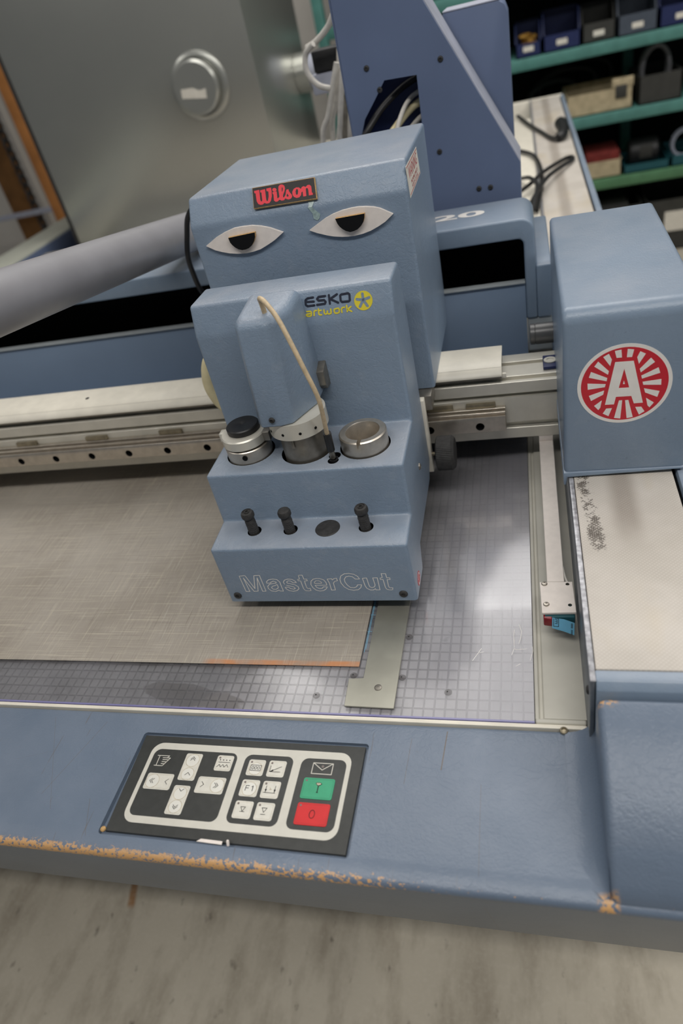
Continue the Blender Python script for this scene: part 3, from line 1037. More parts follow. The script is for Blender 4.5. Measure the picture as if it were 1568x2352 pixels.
strokes('hand_symbol', FP, [[(-0.4045, 0.3536), (-0.3905, 0.3536)], [(-0.4042, 0.3418), (-0.3945, 0.3418)], [(-0.4020, 0.3536), (-0.4020, 0.3418)], [(-0.3905, 0.3536), (-0.3925, 0.3512), (-0.3886, 0.3512), (-0.3945, 0.3418)],
                           [(-0.3975, 0.3512), (-0.3925, 0.3512)], [(-0.3968, 0.3490), (-0.3905, 0.3490)], [(-0.3968, 0.3466), (-0.3920, 0.3466)], [(-0.3968, 0.3442), (-0.3935, 0.3442)]], 0.0008, 'offwhite', cp, 0.0002)
ws = prism('plastic_strip', [(-0.3240, 0.2660), (-0.2975, 0.2652), (-0.2975, 0.2685), (-0.3200, 0.2690)], 'z', 0.8515, 0.8527, 'card', None, 0.0002, 1)
tag(ws, 'thin white plastic strip caught under the front edge of the control panel', 'strip')
wp = lathe('plastic_plug', [(0, 0), (0.0014, 0), (0.0014, 0.0045), (0.001, 0.0052), (0, 0.0055)], (-0.2910, 0.2657, 0.8516), 'card', None, Matrix.Rotation(-0.5, 3, 'X'), 12)
tag(wp, 'tiny white plastic plug beside the white strip under the panel', 'plug')
tp = lathe('tan_stud', [(0.0028, 0), (0.0028, 0.0012), (0.0018, 0.0022), (0, 0.0026)], (-0.4290, 0.2700, 0.8494), 'tan', None, 'z', 16)
tag(tp, 'small tan stud at the lower left corner of the control panel', 'stud')

# ================================================================== GANTRY
ga = thing('gantry', 'aluminium and blue gantry beam spanning the cutting table', 'gantry', (-0.9, 0.95, 0.85))
XL = -1.845
beam = [(0.860, 0.8957), (0.860, 0.913), (0.868, 0.913), (0.868, 0.922), (0.860, 0.922), (0.860, 0.962), (0.872, 0.9635), (0.872, 0.9682), (0.860, 0.9682), (0.860, 0.9858),
        (0.8665, 0.9858), (0.8665, 0.981), (0.8725, 0.981), (0.8725, 0.9885), (0.905, 0.9885), (0.905, 0.980), (0.913, 0.980), (0.913, 0.9895), (0.935, 0.9895), (0.943, 0.985), (0.943, 0.8957)]
prism('beam', beam[::-1], 'x', XL, 0.034, 'alu', ga, 0.0006, 1, 30)
tag(ga.children[-1], 'grooved aluminium beam')
rail = [(0.8400, 0.9215), (0.8400, 0.9410), (0.8412, 0.9445), (0.8440, 0.9445), (0.8440, 0.9425), (0.8460, 0.9425), (0.8460, 0.9490), (0.8500, 0.9490), (0.8500, 0.9460), (0.8525, 0.9460), (0.8525, 0.9515), (0.8598, 0.9515), (0.8598, 0.9215)]
rl = prism('linear_rail', rail[::-1], 'x', XL, -0.0385, 'steel', ga, 0.0003, 1, 30)
tag(rl, 'bright grooved linear rail with round bolt holes')
holes = [-0.074 - 0.07085 * k for k in range(0, 17)]
cut(rl, [cyl_mesh(hx, 0.839, 0.9308, 0.9308, 0.0044, 18) if False else (lambda bm: (add_lathe(bm, [(0, 0), (0.0061, 0), (0.0061, 0.012), (0, 0.012)], (hx, 0.8390, 0.9308), 'y', 18), bmesh.ops.recalc_face_normals(bm, faces=bm.faces), raw(bm, 'cut'))[2])(bmesh.new()) for hx in holes], 'void')
for i, sx_ in enumerate((-0.072, -0.131, -0.145 - 0.139, -0.423, -0.562, -0.700, -0.839, -0.978)):
    o = box('rail_clamp', sx_ - 0.0205, sx_ + 0.0205, 0.8545, 0.8600, 0.9516, 0.9585, 'brass', ga, 0.001)
cov = [(0.8560, 0.9975), (0.8570, 1.0005), (0.8665, 1.0075), (0.8780, 1.0105), (0.9260, 1.0105), (0.9260, 1.0075), (0.8790, 1.0075), (0.8680, 1.0045), (0.8590, 0.9975)]
tc = prism('top_cover', cov[::-1], 'x', XL, -0.0400, 'cream', ga, 0.0006, 2, 40)
tag(tc, 'cream cover strip along the top of the beam')
box('cover_bracket', XL, -0.041, 0.866, 0.925, 0.9897, 1.0073, 'dark_steel', ga, 0)
box('cover_clip', -0.0400, -0.0345, 0.8600, 0.8640, 0.9930, 1.0000, 'cream', ga, 0.0008)
lathe('cover_hole', [(0.0034, 0), (0.0034, 0.0003), (0, 0.0003)], (-0.7100, 0.893, 1.0105), 'void', ga, 'z', 16)
# pale body of the trough behind the beam
box('beam_web', XL, 0.0, 0.9432, 1.0595, 0.8957, 0.9200, 'navy_wall', ga, 0)
box('trough_wall', XL, -0.0047, 1.060, 1.068, 0.8960, 1.0455, 'navy_wall', ga, 0.0008)
box('trough_edge', XL, -0.0047, 1.0555, 1.070, 1.0456, 1.0482, 'edge_grey', ga, 0.0008)
tag(ga.children[-1], 'pale top edge of the trough')
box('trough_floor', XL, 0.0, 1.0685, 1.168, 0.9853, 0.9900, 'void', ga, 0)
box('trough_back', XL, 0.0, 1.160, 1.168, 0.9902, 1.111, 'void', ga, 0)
# rear cover: long hood that turns down into a pillar at its right end
R_ = 0.020
hood = [(XL, 1.1115), (-0.0095, 1.1115), (-0.0045, 1.1065), (-0.0045, 0.9875), (0.0120, 0.9875)]
hood += [(0.0120 - R_ + R_ * math.cos(t * PI / 12), 1.1405 - R_ + R_ * math.sin(t * PI / 12)) for t in range(0, 7)] + [(XL, 1.1405)]
hd = prism('rear_hood', hood[::-1], 'y', 1.058, 1.172, 'blue_plain', ga, 0.005, 3, 40)
tag(hd, 'blue moulded hood over the cable trough marked with white 20')
F = Frame((0, 0, 1.1406), (1, 0, 0), (0, 1, 0))
text('lettering', F, '20', 0.04, 'white', hd, 0.0002, offset=0.0012, fit=(-0.141, -0.060, 1.1075, 1.1345))
box('pillar_step', 0.0118, 0.0340, 1.0582, 1.30, 0.9875, 1.0700, 'blue_plain', ga, 0.003, 3)
box('pillar_foot', -0.0040, 0.0340, 1.0620, 1.30, 0.9300, 0.9872, 'edge_grey', ga, 0.003, 3)
box('trough_chain', -0.30, -0.075, 1.085, 1.150, 0.9903, 1.020, 'black', ga, 0.004)
# drive motor by the end cover
bm = bmesh.new()
add_lathe(bm, [(0, 0), (0.0135, 0), (0.0150, 0.0012), (0.0150, 0.0068), (0.0142, 0.0072), (0.0142, 0.0078), (0.0150, 0.0084), (0.0150, 0.034), (0, 0.034)], (-0.0015, 0.965, 1.0040), 'x', 32)
link('drive_motor', fin(bm, 'drive_motor', 0), 'motor_grey', ga)
tag(ga.children[-1], 'grey cylindrical drive motor')
pb = box('belt_clamp', 0.0145, 0.0330, 0.880, 0.915, 0.9890, 0.9935, 'bin_navy', ga, 0.001)
lathe('washer', [(0.0030, 0), (0.0085, 0), (0.0085, 0.0016), (0.0048, 0.0016), (0.0044, 0.0006), (0, 0.0006)], (0.0240, 0.898, 0.9935), 'alu', pb, 'z', 24)
# blue end cover
ec = prism('end_cover', [(0.688, 0.9500), (0.688, 1.1415), (0.697, 1.1510), (1.010, 1.1510), (1.010, 0.9500)][::-1], 'x', 0.0310, 0.1610, 'blue_plain', ga, 0.0055, 4, 25)
tag(ec, 'blue box-shaped end cover with a round red sticker')
prism('cover_lip', [(0.0302, 0.9360), (0.0330, 0.9360), (0.0345, 0.9470), (0.1610, 0.9510), (0.1610, 0.9535), (0.0302, 0.9535)], 'y', 0.686, 1.000, 'blue_plain', ga, 0.0012, 2)
# round red sticker with a white letter A and rays
A_ = {
'A': [(-70, 311), (109, 306), (222, -200), (132, -200), (103, -107), (-50, -102), (-68, -193), (-159, -190)],
'Ah': [(21, 226), (78, -1), (-26, 2)], 'At': [(23, 87), (34, 44), (14, 45)]}
RAYS = [[(-77, 437), (-14, 446), (-6, 357), (-58, 357)], [(46, 447), (107, 434), (91, 351), (41, 354)], [(167, 406), (221, 374), (160, 266), (140, 343)],
        [(273, 323), (313, 271), (183, 165), (171, 207)], [(351, 205), (371, 140), (199, 90), (190, 126)], [(387, 66), (389, -2), (214, 16), (206, 52)],
        [(378, -75), (360, -144), (237, -78), (224, -27)], [(331, -209), (291, -264), (270, -240), (250, -144)], [(244, -309), (190, -346), (148, -246), (209, -249)],
        [(129, -370), (66, -379), (43, -153), (76, -153)], [(2, -378), (-62, -365), (-19, -150), (14, -150)], [(-120, -337), (-179, -299), (-145, -238), (-87, -239)],
        [(-226, -249), (-270, -194), (-192, -131), (-206, -221)], [(-302, -128), (-325, -63), (-171, -13), (-179, -62)], [(-337, 13), (-340, 88), (-157, 63), (-165, 27)],
        [(-327, 157), (-306, 223), (-143, 134), (-149, 96)], [(-274, 281), (-237, 336), (-129, 213), (-137, 172)], [(-188, 381), (-134, 413), (-103, 343), (-118, 270)]]
F = Frame((0.09, 0.6880, 1.06))
stk = fill('round_sticker', F, circ(0.0026, 0.0037, 0.0470, 64), 'white', ga, (), 0, 0.0003)
tag(stk, 'round red sticker with a white letter A and white rays')
F2 = Frame((0.09, 0.6877, 1.06))
fill('red_disc', F2, circ(0.0026, 0.0037, 0.0432, 64), 'logo_red', stk, (), 0, 0.0001)
F3 = Frame((0.09, 0.6876, 1.06))
bm = bmesh.new()
add_fill(bm, F3, sc(A_['A']), [sc(A_['Ah'])[::-1]], 0, 0.0001)
add_fill(bm, F3, sc(A_['At']), (), 0, 0.0001)
link('letter', raw(bm, 'letter'), 'white', stk)
for r_ in RAYS:
    fill('ray', F3, sc(r_), 'white', stk, (), 0, 0.0001)
# arm with the stop lamp
am = prism('sensor_arm', [(0.0058, 0.574), (0.0242, 0.574), (0.0242, 0.872), (0.0052, 0.872)], 'z', 0.8825, 0.8860, 'card', ga, 0.0006, 1)
tag(am, 'long white flat arm reaching forward under the beam')
box('arm_mount', 0.0052, 0.0242, 0.8610, 0.880, 0.8862, 0.8956, 'card', ga, 0.0005)
pl = prism('sensor_plate', [(-0.0022, 0.5700), (0.0325, 0.5700), (0.0338, 0.5240), (-0.0010, 0.5232)][::-1], 'z', 0.8862, 0.8895, 'card', ga, 0.0006, 2)
tag(pl, 'square white plate with two screws and two holes')
cut(pl, [cyl_mesh(0.0272, 0.5660, 0.88, 0.90, 0.0021, 18), cyl_mesh(0.0280, 0.5345, 0.88, 0.90, 0.0021, 18)], 'dark_steel')
for sx_, sy_ in ((0.0028, 0.5668), (0.0038, 0.5355)):
    bm = bmesh.new()
    add_lathe(bm, [(0.0033, 0), (0.0033, 0.0008), (0.0026, 0.0017), (0.0012, 0.0021), (0, 0.0021)], (sx_, sy_, 0.8895), 'z', 18)
    s_ = link('pan_screw', fin(bm, 'pan_screw', 0), 'steel', pl)
    strokes('cross_slot', Frame((sx_, sy_, 0.8914), (0.8, 0.6, 0), (-0.6, 0.8, 0)), [[(-0.0014, 0), (0.0014, 0)], [(0, -0.0014), (0, 0.0014)]], 0.0005, 'void', pl, 0.0003)
lm = box('lamp_body', 0.0004, 0.0325, 0.5200, 0.560, 0.8745, 0.8860, 'bin_teal', ga, 0.002)
tag(lm, 'teal sensor body under the white plate')
prism('red_lens', [(0.0002, 0.5190), (0.0092, 0.5175), (0.0092, 0.5400), (0.0002, 0.5400)], 'z', 0.8740, 0.8858, 'lamp_red', ga, 0.0012, 3)
tag(ga.children[-1], 'dark red lens')
FT = Frame((0.0086, 0.5140, 0.8775), (1, -0.06, -0.08), (0.05, 0.5, 0.86))
tape = fill('label_tape', FT, [(0, -0.001), (0.012, -0.0035), (0.0225, -0.0065), (0.0225, 0.0070), (0.012, 0.0098), (0, 0.0105)], 'tape_blue', ga, (), 0, 0.0003)
tag(tape, 'loose end of blue label tape with dark printing')
FT2 = Frame(FT.at(0, 0, 0.0003), FT.x, FT.u)
strokes('printing', FT2, [[(0.0015, 0.0012), (0.0015, 0.0095)], [(0.0015, 0.0012), (0.0065, 0.0012), (0.0065, 0.0098), (0.0028, 0.0098)], [(0.0030, 0.0045), (0.0050, 0.0045), (0.0050, 0.0085), (0.0032, 0.0085)], [(0.0030, 0.0065), (0.0050, 0.0065)],
                          [(0.0195, 0.001), (0.0195, 0.006)], [(0.0205, 0.001), (0.0205, 0.006)], [(0.0195, -0.006), (0.0195, -0.001)], [(0.0205, -0.006), (0.0205, -0.001)]], 0.0006, 'ink', tape, 0.0001)
tube('sensor_wire', [(0.0235, 0.60, 0.884), (0.0255, 0.585, 0.882), (0.0285, 0.575, 0.880), (0.031, 0.568, 0.878)], 0.0013, 'white_cable', ga)

# ================================================================== TOOL HEAD
th = thing('tool_head', 'blue two-box tool head with white cut-out eyes riding on the gantry', 'tool head', (-0.262, 0.75, 0.85))
up = prism('upper_cover', [(0.820, 1.0105), (0.820, 1.2600), (0.8400, 1.2895), (1.045, 1.2895), (1.048, 1.0300), (1.030, 1.0105)][::-1], 'x', -0.3985, -0.1262, 'blue', th, 0.0042, 4, 12, 1.04)
tag(up, 'upper blue cover with eyes, red script plaque and warning label')
lowp = [(0.562, 0.8700), (0.562, 0.9580), (0.6135, 0.9600), (0.6155, 1.0290), (0.7075, 1.0290), (0.7090, 1.1640), (0.7205, 1.1990), (0.7750, 1.1990), (0.7850, 1.1800), (0.7850, 0.9200), (0.7600, 0.9000), (0.6320, 0.8980), (0.6220, 0.8700)]
lo = prism('lower_cover', lowp[::-1], 'x', -0.3830, -0.1415, 'blue', th, 0.0040, 4, 8, 0.895)
tag(lo, 'lower stepped blue cover with tool holders and outlined lettering')
TX = (-0.3380, -0.2640, -0.1920)
TY = 0.6610
cuts = [cyl_mesh(TX[0], TY + 0.003, 0.990, 1.06, 0.0305, 40), cyl_mesh(TX[1], TY - 0.001, 0.990, 1.06, 0.0315, 40), cyl_mesh(TX[2], TY, 0.990, 1.06, 0.0302, 40), cyl_mesh(-0.2255, 0.6420, 0.990, 1.06, 0.0072, 24), cyl_mesh(-0.2255, 0.6320, 0.990, 1.06, 0.0066, 24)]
PX = (-0.3335, -0.2868, -0.1935)
cuts += [cyl_mesh(x + 0.0005, 0.5935, 0.930, 0.98, 0.0088, 24) for x in PX]
cut(lo, cuts, 'void')
FB = Frame((-0.2, 0.7090, 1.164), (1, 0, 0), (0, 0.0115, 0.0350))
# --- logo on the sloping band
W_ = {'E': [(-307, 281), (-373, 279), (-399, 263), (-403, 213), (-384, 196), (-305, 196)], 'E2': [(-402, 243), (-305, 237)],
      'S': [(-166, 279), (-243, 279), (-264, 259), (-249, 240), (-185, 238), (-169, 217), (-182, 198), (-273, 197)],
      'K': [(-123, 283), (-124, 192)], 'K2': [(-30, 281), (-120, 238)], 'K3': [(-114, 240), (-28, 191)],
      'O': [(20, 273), (96, 276), (110, 262), (107, 201), (93, 191), (17, 193), (3, 208), (5, 263), (20, 273)]}
strokes('lettering', Frame(FB.at(0, 0, 0.0002), FB.x, FB.u), [sc(v) for v in W_.values()], 0.0024, 'print_navy', lo, 0.0002)
W_ = {'a': [(-404, 140), (-361, 138), (-350, 125), (-356, 92), (-374, 85), (-409, 92), (-413, 105), (-399, 112), (-356, 113)],
      'r': [(-324, 88), (-320, 127), (-309, 138), (-289, 138)], 't': [(-264, 152), (-267, 96), (-255, 86), (-236, 85)], 't2': [(-264, 132), (-234, 134)],
      'w': [(-203, 134), (-202, 95), (-187, 86), (-169, 94), (-164, 117)], 'w2': [(-167, 94), (-151, 84), (-128, 87), (-123, 97), (-123, 133)],
      'o': [(-73, 130), (-34, 132), (-26, 119), (-31, 89), (-45, 82), (-77, 83), (-86, 99), (-84, 123), (-73, 130)],
      'r2': [(0, 83), (-1, 119), (11, 132), (37, 134)], 'k': [(63, 150), (62, 84)], 'k2': [(110, 132), (68, 107), (112, 81)]}
strokes('lettering', Frame(FB.at(0, 0, 0.0002), FB.x, FB.u), [sc(v) for v in W_.values()], 0.0017, 'print_yellow', lo, 0.0002)
fill('yellow_disc', Frame(FB.at(0, 0, 0.0002), FB.x, FB.u), circ(0.0257, 0.0178, 0.0103, 40), 'print_yellow', lo, (), 0, 0.0002)
strokes('star', Frame(FB.at(0, 0, 0.0004), FB.x, FB.u), [[(0.0256, 0.0185), p] for p in sc([(256, 250), (186, 200), (325, 202), (297, 117), (212, 120)])], 0.0030, 'blue', lo, 0.0001)
# --- outlined white lettering on the front
MC = [[(-974,146),(-895,151),(-830,-73),(-779,149),(-703,151),(-695,-119),(-741,-121),(-746,112),(-801,-117),(-855,-121),(-929,112),(-912,-121),(-964,-122),(-974,146)],
[(-646,18),(-639,47),(-607,75),(-548,87),(-496,76),(-470,35),(-469,-38),(-464,-122),(-508,-118),(-517,-103),(-567,-126),(-620,-116),(-651,-76),(-648,-35),(-614,1),(-563,11),(-523,16),(-520,34),(-551,52),(-583,37),(-599,19),(-646,18)],
[(-516,-8),(-552,-25),(-591,-40),(-605,-63),(-590,-86),(-553,-89),(-521,-69),(-513,-46),(-516,-8)],
[(-418,-2),(-425,29),(-403,65),(-350,83),(-298,74),(-271,49),(-258,23),(-305,21),(-319,45),(-358,52),(-381,33),(-376,13),(-338,3),(-287,-14),(-252,-50),(-253,-87),(-286,-115),(-337,-127),(-389,-112),(-416,-84),(-424,-57),(-377,-56),(-360,-80),(-321,-90),(-297,-77),(-311,-51),(-348,-38),(-396,-23)],
[(-202,143),(-153,145),(-148,76),(-112,75),(-112,47),(-148,46),(-148,-43),(-143,-75),(-128,-84),(-106,-80),(-104,-118),(-137,-122),(-176,-115),(-192,-83),(-197,47),(-227,48),(-229,75),(-203,77),(-202,143)],
[(117,-30),(118,15),(98,59),(57,82),(11,85),(-31,75),(-67,40),(-81,-17),(-67,-71),(-36,-112),(8,-127),(56,-120),(96,-92),(117,-58),(68,-57),(49,-80),(17,-86),(-18,-65),(-31,-29),(117,-30)],
[(65,2),(52,34),(23,50),(-9,44),(-29,17),(-26,1),(65,2)],
[(144,71),(201,79),(204,55),(231,78),(263,84),(267,42),(230,32),(208,4),(208,-113),(159,-115),(158,5),(144,71)],
[(543,65),(526,111),(488,144),(433,158),(374,153),(325,120),(301,64),(303,2),(329,-60),(373,-103),(434,-122),(495,-111),(531,-77),(549,-30),(499,-32),(482,-62),(450,-78),(405,-74),(374,-34),(355,19),(357,67),(383,104),(424,115),(461,104),(492,66),(543,65)],
[(580,75),(631,80),(637,-30),(643,-65),(669,-81),(701,-66),(713,-36),(705,79),(759,80),(758,-118),(708,-117),(706,-97),(675,-120),(643,-120),(603,-91),(589,-47),(580,75)],
[(818,147),(869,145),(872,78),(907,77),(908,49),(872,48),(871,-60),(880,-85),(918,-85),(910,-120),(873,-121),(841,-108),(830,-77),(824,51),(794,49),(791,75),(819,79),(818,147)]]
strokes('lettering', Frame((-0.26, 0.5620, 0.90)), [sc(l) for l in MC], 0.0009, 'white', lo, 0.0002)
for sx_ in (-0.3700, -0.1570):
    socket_screw('screw', (sx_, 0.5620, 0.8812), '-y', lo, 0.0052, 'rubber')
socket_screw('side_screw', (-0.1415, 0.7020, 0.9650), 'x', lo, 0.0045, 'dark_steel')
# small oval sticker on the right side
FS = Frame((-0.1415, 0.5875, 0.8815), (0, 1, 0), (0, 0, 1))
ov = fill('oval_sticker', FS, circ(0, 0, 0.0092, 36), 'logo_red', lo, (), 0, 0.0002)
FS2 = Frame((-0.1412, 0.5875, 0.8815), (0, 1, 0), (0, 0, 1))
bm = bmesh.new()
for s_ in (-1, 1):
    add_strokes(bm, FS2, [[(-0.005, s_ * 0.0018), (-0.0045, s_ * 0.0055), (0, s_ * 0.0072), (0.0045, s_ * 0.0055), (0.005, s_ * 0.0018)]], 0.0018, 0, 0.0001)
link('printing', raw(bm, 'printing'), 'white', ov)
# --- tool holders
h = lathe('tool_holder', [(0.0195, 0.006), (0.0195, 0.0525), (0.0205, 0.0540), (0.0268, 0.0540), (0.0282, 0.0525), (0.0282, 0.006)][::-1], (TX[2], TY, 0.995), 'steel', th, 'z', 48)
tag(h, 'open bright steel tube, rightmost of the three holders')
cut(h, [(lambda bm: (add_box(bm, TX[2] - 0.0022, TX[2] + 0.0022, TY - 0.034, TY - 0.017, 1.0405, 1.06), bmesh.ops.recalc_face_normals(bm, faces=bm.faces), raw(bm, 'cut'))[2])(bmesh.new())])
lathe('tube_floor', [(0.0194, 0), (0.0194, 0.002), (0, 0.002)], (TX[2], TY, 1.012), 'dark_steel', h, 'z', 32)
h = lathe('tool_holder', [(0.0, 0.0505), (0.0272, 0.0505), (0.0282, 0.0495), (0.0282, 0.004), (0, 0.004)][::-1], (TX[0], TY + 0.002, 0.995), 'steel', th, 'z', 48)
tag(h, 'steel holder closed by a black knob, leftmost of three')
lathe('notch', [(0.0034, 0), (0.0034, 0.0006), (0.0020, 0.0006), (0.0020, 0.0001), (0, 0.0001)], (TX[0] + 0.004, TY - 0.0263, 1.0385), 'void', h, '-y', 16)
lathe('clamp_ring', [(0.0, 0.0), (0.0268, 0.0), (0.0276, 0.0010), (0.0276, 0.0115), (0.0262, 0.0130), (0.0, 0.0130)], (TX[0] - 0.001, TY + 0.001, 1.0475), 'alu', th, 'z', 48)
tag(th.children[-1], 'bright clamp ring under the black knob')
box('clamp_ear', TX[0] + 0.022, TX[0] + 0.034, TY - 0.006, TY + 0.012, 1.0480, 1.0600, 'dark_steel', th, 0.001)
box('clamp_ear', TX[0] - 0.0325, TX[0] - 0.024, TY - 0.002, TY + 0.010, 1.0480, 1.0600, 'alu', th, 0.001)
lathe('knob_cap', [(0.0, 0), (0.0192, 0), (0.0202, 0.0012), (0.0202, 0.0068), (0.0190, 0.0080), (0.0030, 0.0080), (0.0020, 0.0074), (0, 0.0074)], (TX[0] - 0.0005, TY + 0.004, 1.0606), 'black', th, 'z', 48)
tag(th.children[-1], 'round black knob on the left holder')
h = lathe('tool_holder', [(0, 0.0), (0.0270, 0.0), (0.0270, 0.0684), (0, 0.0684)], (TX[1], TY - 0.002, 0.995), 'dark_steel', th, 'z', 48)
tag(h, 'dull steel spindle holder, middle one of three')
lathe('spindle_ring', [(0.0, 0.0), (0.0330, 0.0), (0.0350, 0.0014), (0.0350, 0.0210), (0.0, 0.0210)], (TX[1], TY - 0.003, 1.0635), 'alu', th, 'z', 56)
tag(th.children[-1], 'satin aluminium spindle flange')
for a_ in (-2.45, -1.85, -1.25, -0.70):
    q = Vector((math.cos(a_), math.sin(a_), 0))
    R3 = Matrix((Vector((-q.y, q.x, 0)), Vector((0, 0, 1)), q)).transposed()
    lathe('set_screw', [(0.0017, 0), (0.0017, 0.0003), (0, 0.0003)], Vector((TX[1], TY - 0.003, 1.0725)) + q * 0.0350, 'void', th, R3, 14)
box('slot_pin', TX[1] - 0.006, TX[1] - 0.002, TY - 0.031, TY - 0.027, 1.050, 1.0634, 'dark_steel', th, 0.0006)
# --- blue motor housing
mb = [(-0.2945, 0.6220), (-0.2720, 0.6220), (-0.2580, 0.6270), (-0.2385, 0.6680), (-0.2385, 0.7120), (-0.3030, 0.7120), (-0.3030, 0.6360)]
mt0 = [(-0.2950, 0.6390), (-0.2650, 0.6390), (-0.2550, 0.6440), (-0.2430, 0.6720), (-0.2430, 0.7120), (-0.3030, 0.7120), (-0.3020, 0.6500)]
bm = bmesh.new()
A = [bm.verts.new((x, y, 1.0850)) for x, y in mb]
B = [bm.verts.new((x, y, 1.2035 + 0.10 * max(0, y - 0.66))) for x, y in mt0]
bm.faces.new(A[::-1])
bm.faces.new(B)
for i in range(7):
    j = (i + 1) % 7
    bm.faces.new((A[i], A[j], B[j], B[i]))
bmesh.ops.recalc_face_normals(bm, faces=bm.faces)
top = [e for e in bm.edges if all(v.co.z > 1.15 for v in e.verts)]
bmesh.ops.bevel(bm, geom=top, offset=0.0115, segments=6, profile=0.5, affect='EDGES', clamp_overlap=True)
me = fin(bm, 'motor_housing', 0.0022, 3, 22)
mo = link('motor_housing', me, 'blue', th)
tag(mo, 'blue rounded motor housing')
socket_screw('screw', (-0.2800, 0.6220, 1.0945), '-y', mo, 0.0036, 'rubber')
# beige cable from the housing down to the black plug
tube('cable', [(-0.2665, 0.6560, 1.203), (-0.2665, 0.6540, 1.216), (-0.2650, 0.6500, 1.2215), (-0.2570, 0.6420, 1.2190), (-0.2440, 0.6300, 1.2050), (-0.2330, 0.6200, 1.1800), (-0.2250, 0.6150, 1.1540), (-0.2190, 0.6140, 1.1290), (-0.2180, 0.6160, 1.1120), (-0.2205, 0.6220, 1.0900), (-0.2240, 0.6300, 1.0640)],
     lambda t: 0.0027 - 0.0002 * t, 'beige_cable', th, 12, 8)
tag(th.children[-1], 'beige cable hanging in front of the motor housing')
lathe('cable_hole', [(0.0062, 0), (0.0062, 0.0020), (0, 0.0020)], (-0.2680, 0.6570, 1.2005), 'void', th, 'z', 18)
pg = tube('plug', [(-0.2236, 0.6295, 1.0680), (-0.2258, 0.6350, 1.0420)], lambda t: 0.0046, 'black', th, 16, 0)
tag(pg, 'black cable plug')
tube('plug_pin', [(-0.2258, 0.6350, 1.0420), (-0.2265, 0.6370, 1.0300)], 0.0034, 'dark_steel', pg, 12, 0)
lathe('plug_socket', [(0.0060, 0), (0.0060, 0.010), (0.0034, 0.010), (0.0034, 0.004), (0, 0.004)], (-0.2262, 0.6375, 1.018), 'black', th, 'z', 20)
# knurled latch
bm = bmesh.new()
add_prism(bm, [(0.690, 1.1130), (0.690, 1.0960), (0.694, 1.0900), (0.7100, 1.0880), (0.7100, 1.1190)], 'x', -0.2400, -0.2310)
link('latch', fin(bm, 'latch', 0.0008, 2), 'dark_steel', th)
tag(th.children[-1], 'small knurled steel latch')
# --- three knurled pins and a blank disc on the lower step
def pin(x, cap):
    y, z = 0.5935, 0.9440
    pr = [(0, 0), (0.0062, 0), (0.0062, 0.0350), (0.0054, 0.0362), (0.0054, 0.0376), (0.0074, 0.0388), (0.0080, 0.0400), (0.0080, 0.0440), (0.0068, 0.0464), (0.0050, 0.0470)]
    pr += [(0.0048, 0.0462), (0.0034, 0.0462), (0.0030, 0.0476), (0.0020, 0.0476), (0.0018, 0.0455), (0, 0.0455)] if cap else [(0.0042, 0.0474), (0, 0.0476)]
    bm = bmesh.new()
    add_lathe(bm, pr, (0, 0, 0), 'z', 24)
    # knurl: small diamond studs round the shank
    for r_ in range(7):
        for k in range(16):
            a = 2 * PI * (k + 0.5 * (r_ % 2)) / 16
            c_, s_ = math.cos(a), math.sin(a)
            t_ = Vector((-s_, c_, 0)) * 0.0010
            b_ = Vector((c_, s_, 0))
            z_ = 0.0135 + r_ * 0.0030
            p0 = b_ * 0.00615 + Vector((0, 0, z_))
            tip = bm.verts.new(b_ * 0.0067 + Vector((0, 0, z_)))
            q = [bm.verts.new(p0 + t_), bm.verts.new(p0 + Vector((0, 0, 0.0013))), bm.verts.new(p0 - t_), bm.verts.new(p0 - Vector((0, 0, 0.0013)))]
            for i in range(4):
                bm.faces.new((q[i], q[(i + 1) % 4], tip))
    bm.transform(Matrix.Translation((x, y, z)) @ Matrix.Rotation(0.03, 4, 'X'))
    return link('knurled_pin', fin(bm, 'knurled_pin', 0), 'rubber', th)
tag(pin(PX[0], True), 'black knurled pin, leftmost of three')
tag(pin(PX[1], False), 'black knurled pin with plain top, middle of three')
tag(pin(PX[2], True), 'black knurled pin, rightmost of three')
bd = lathe('blank_plug', [(0.0152, 0), (0.0152, 0.0004), (0.0142, 0.0012), (0, 0.0014)], (-0.2400, 0.5945, 0.9588), 'rubber', th, 'z', 40)
tag(bd, 'round black blanking disc between two pins')
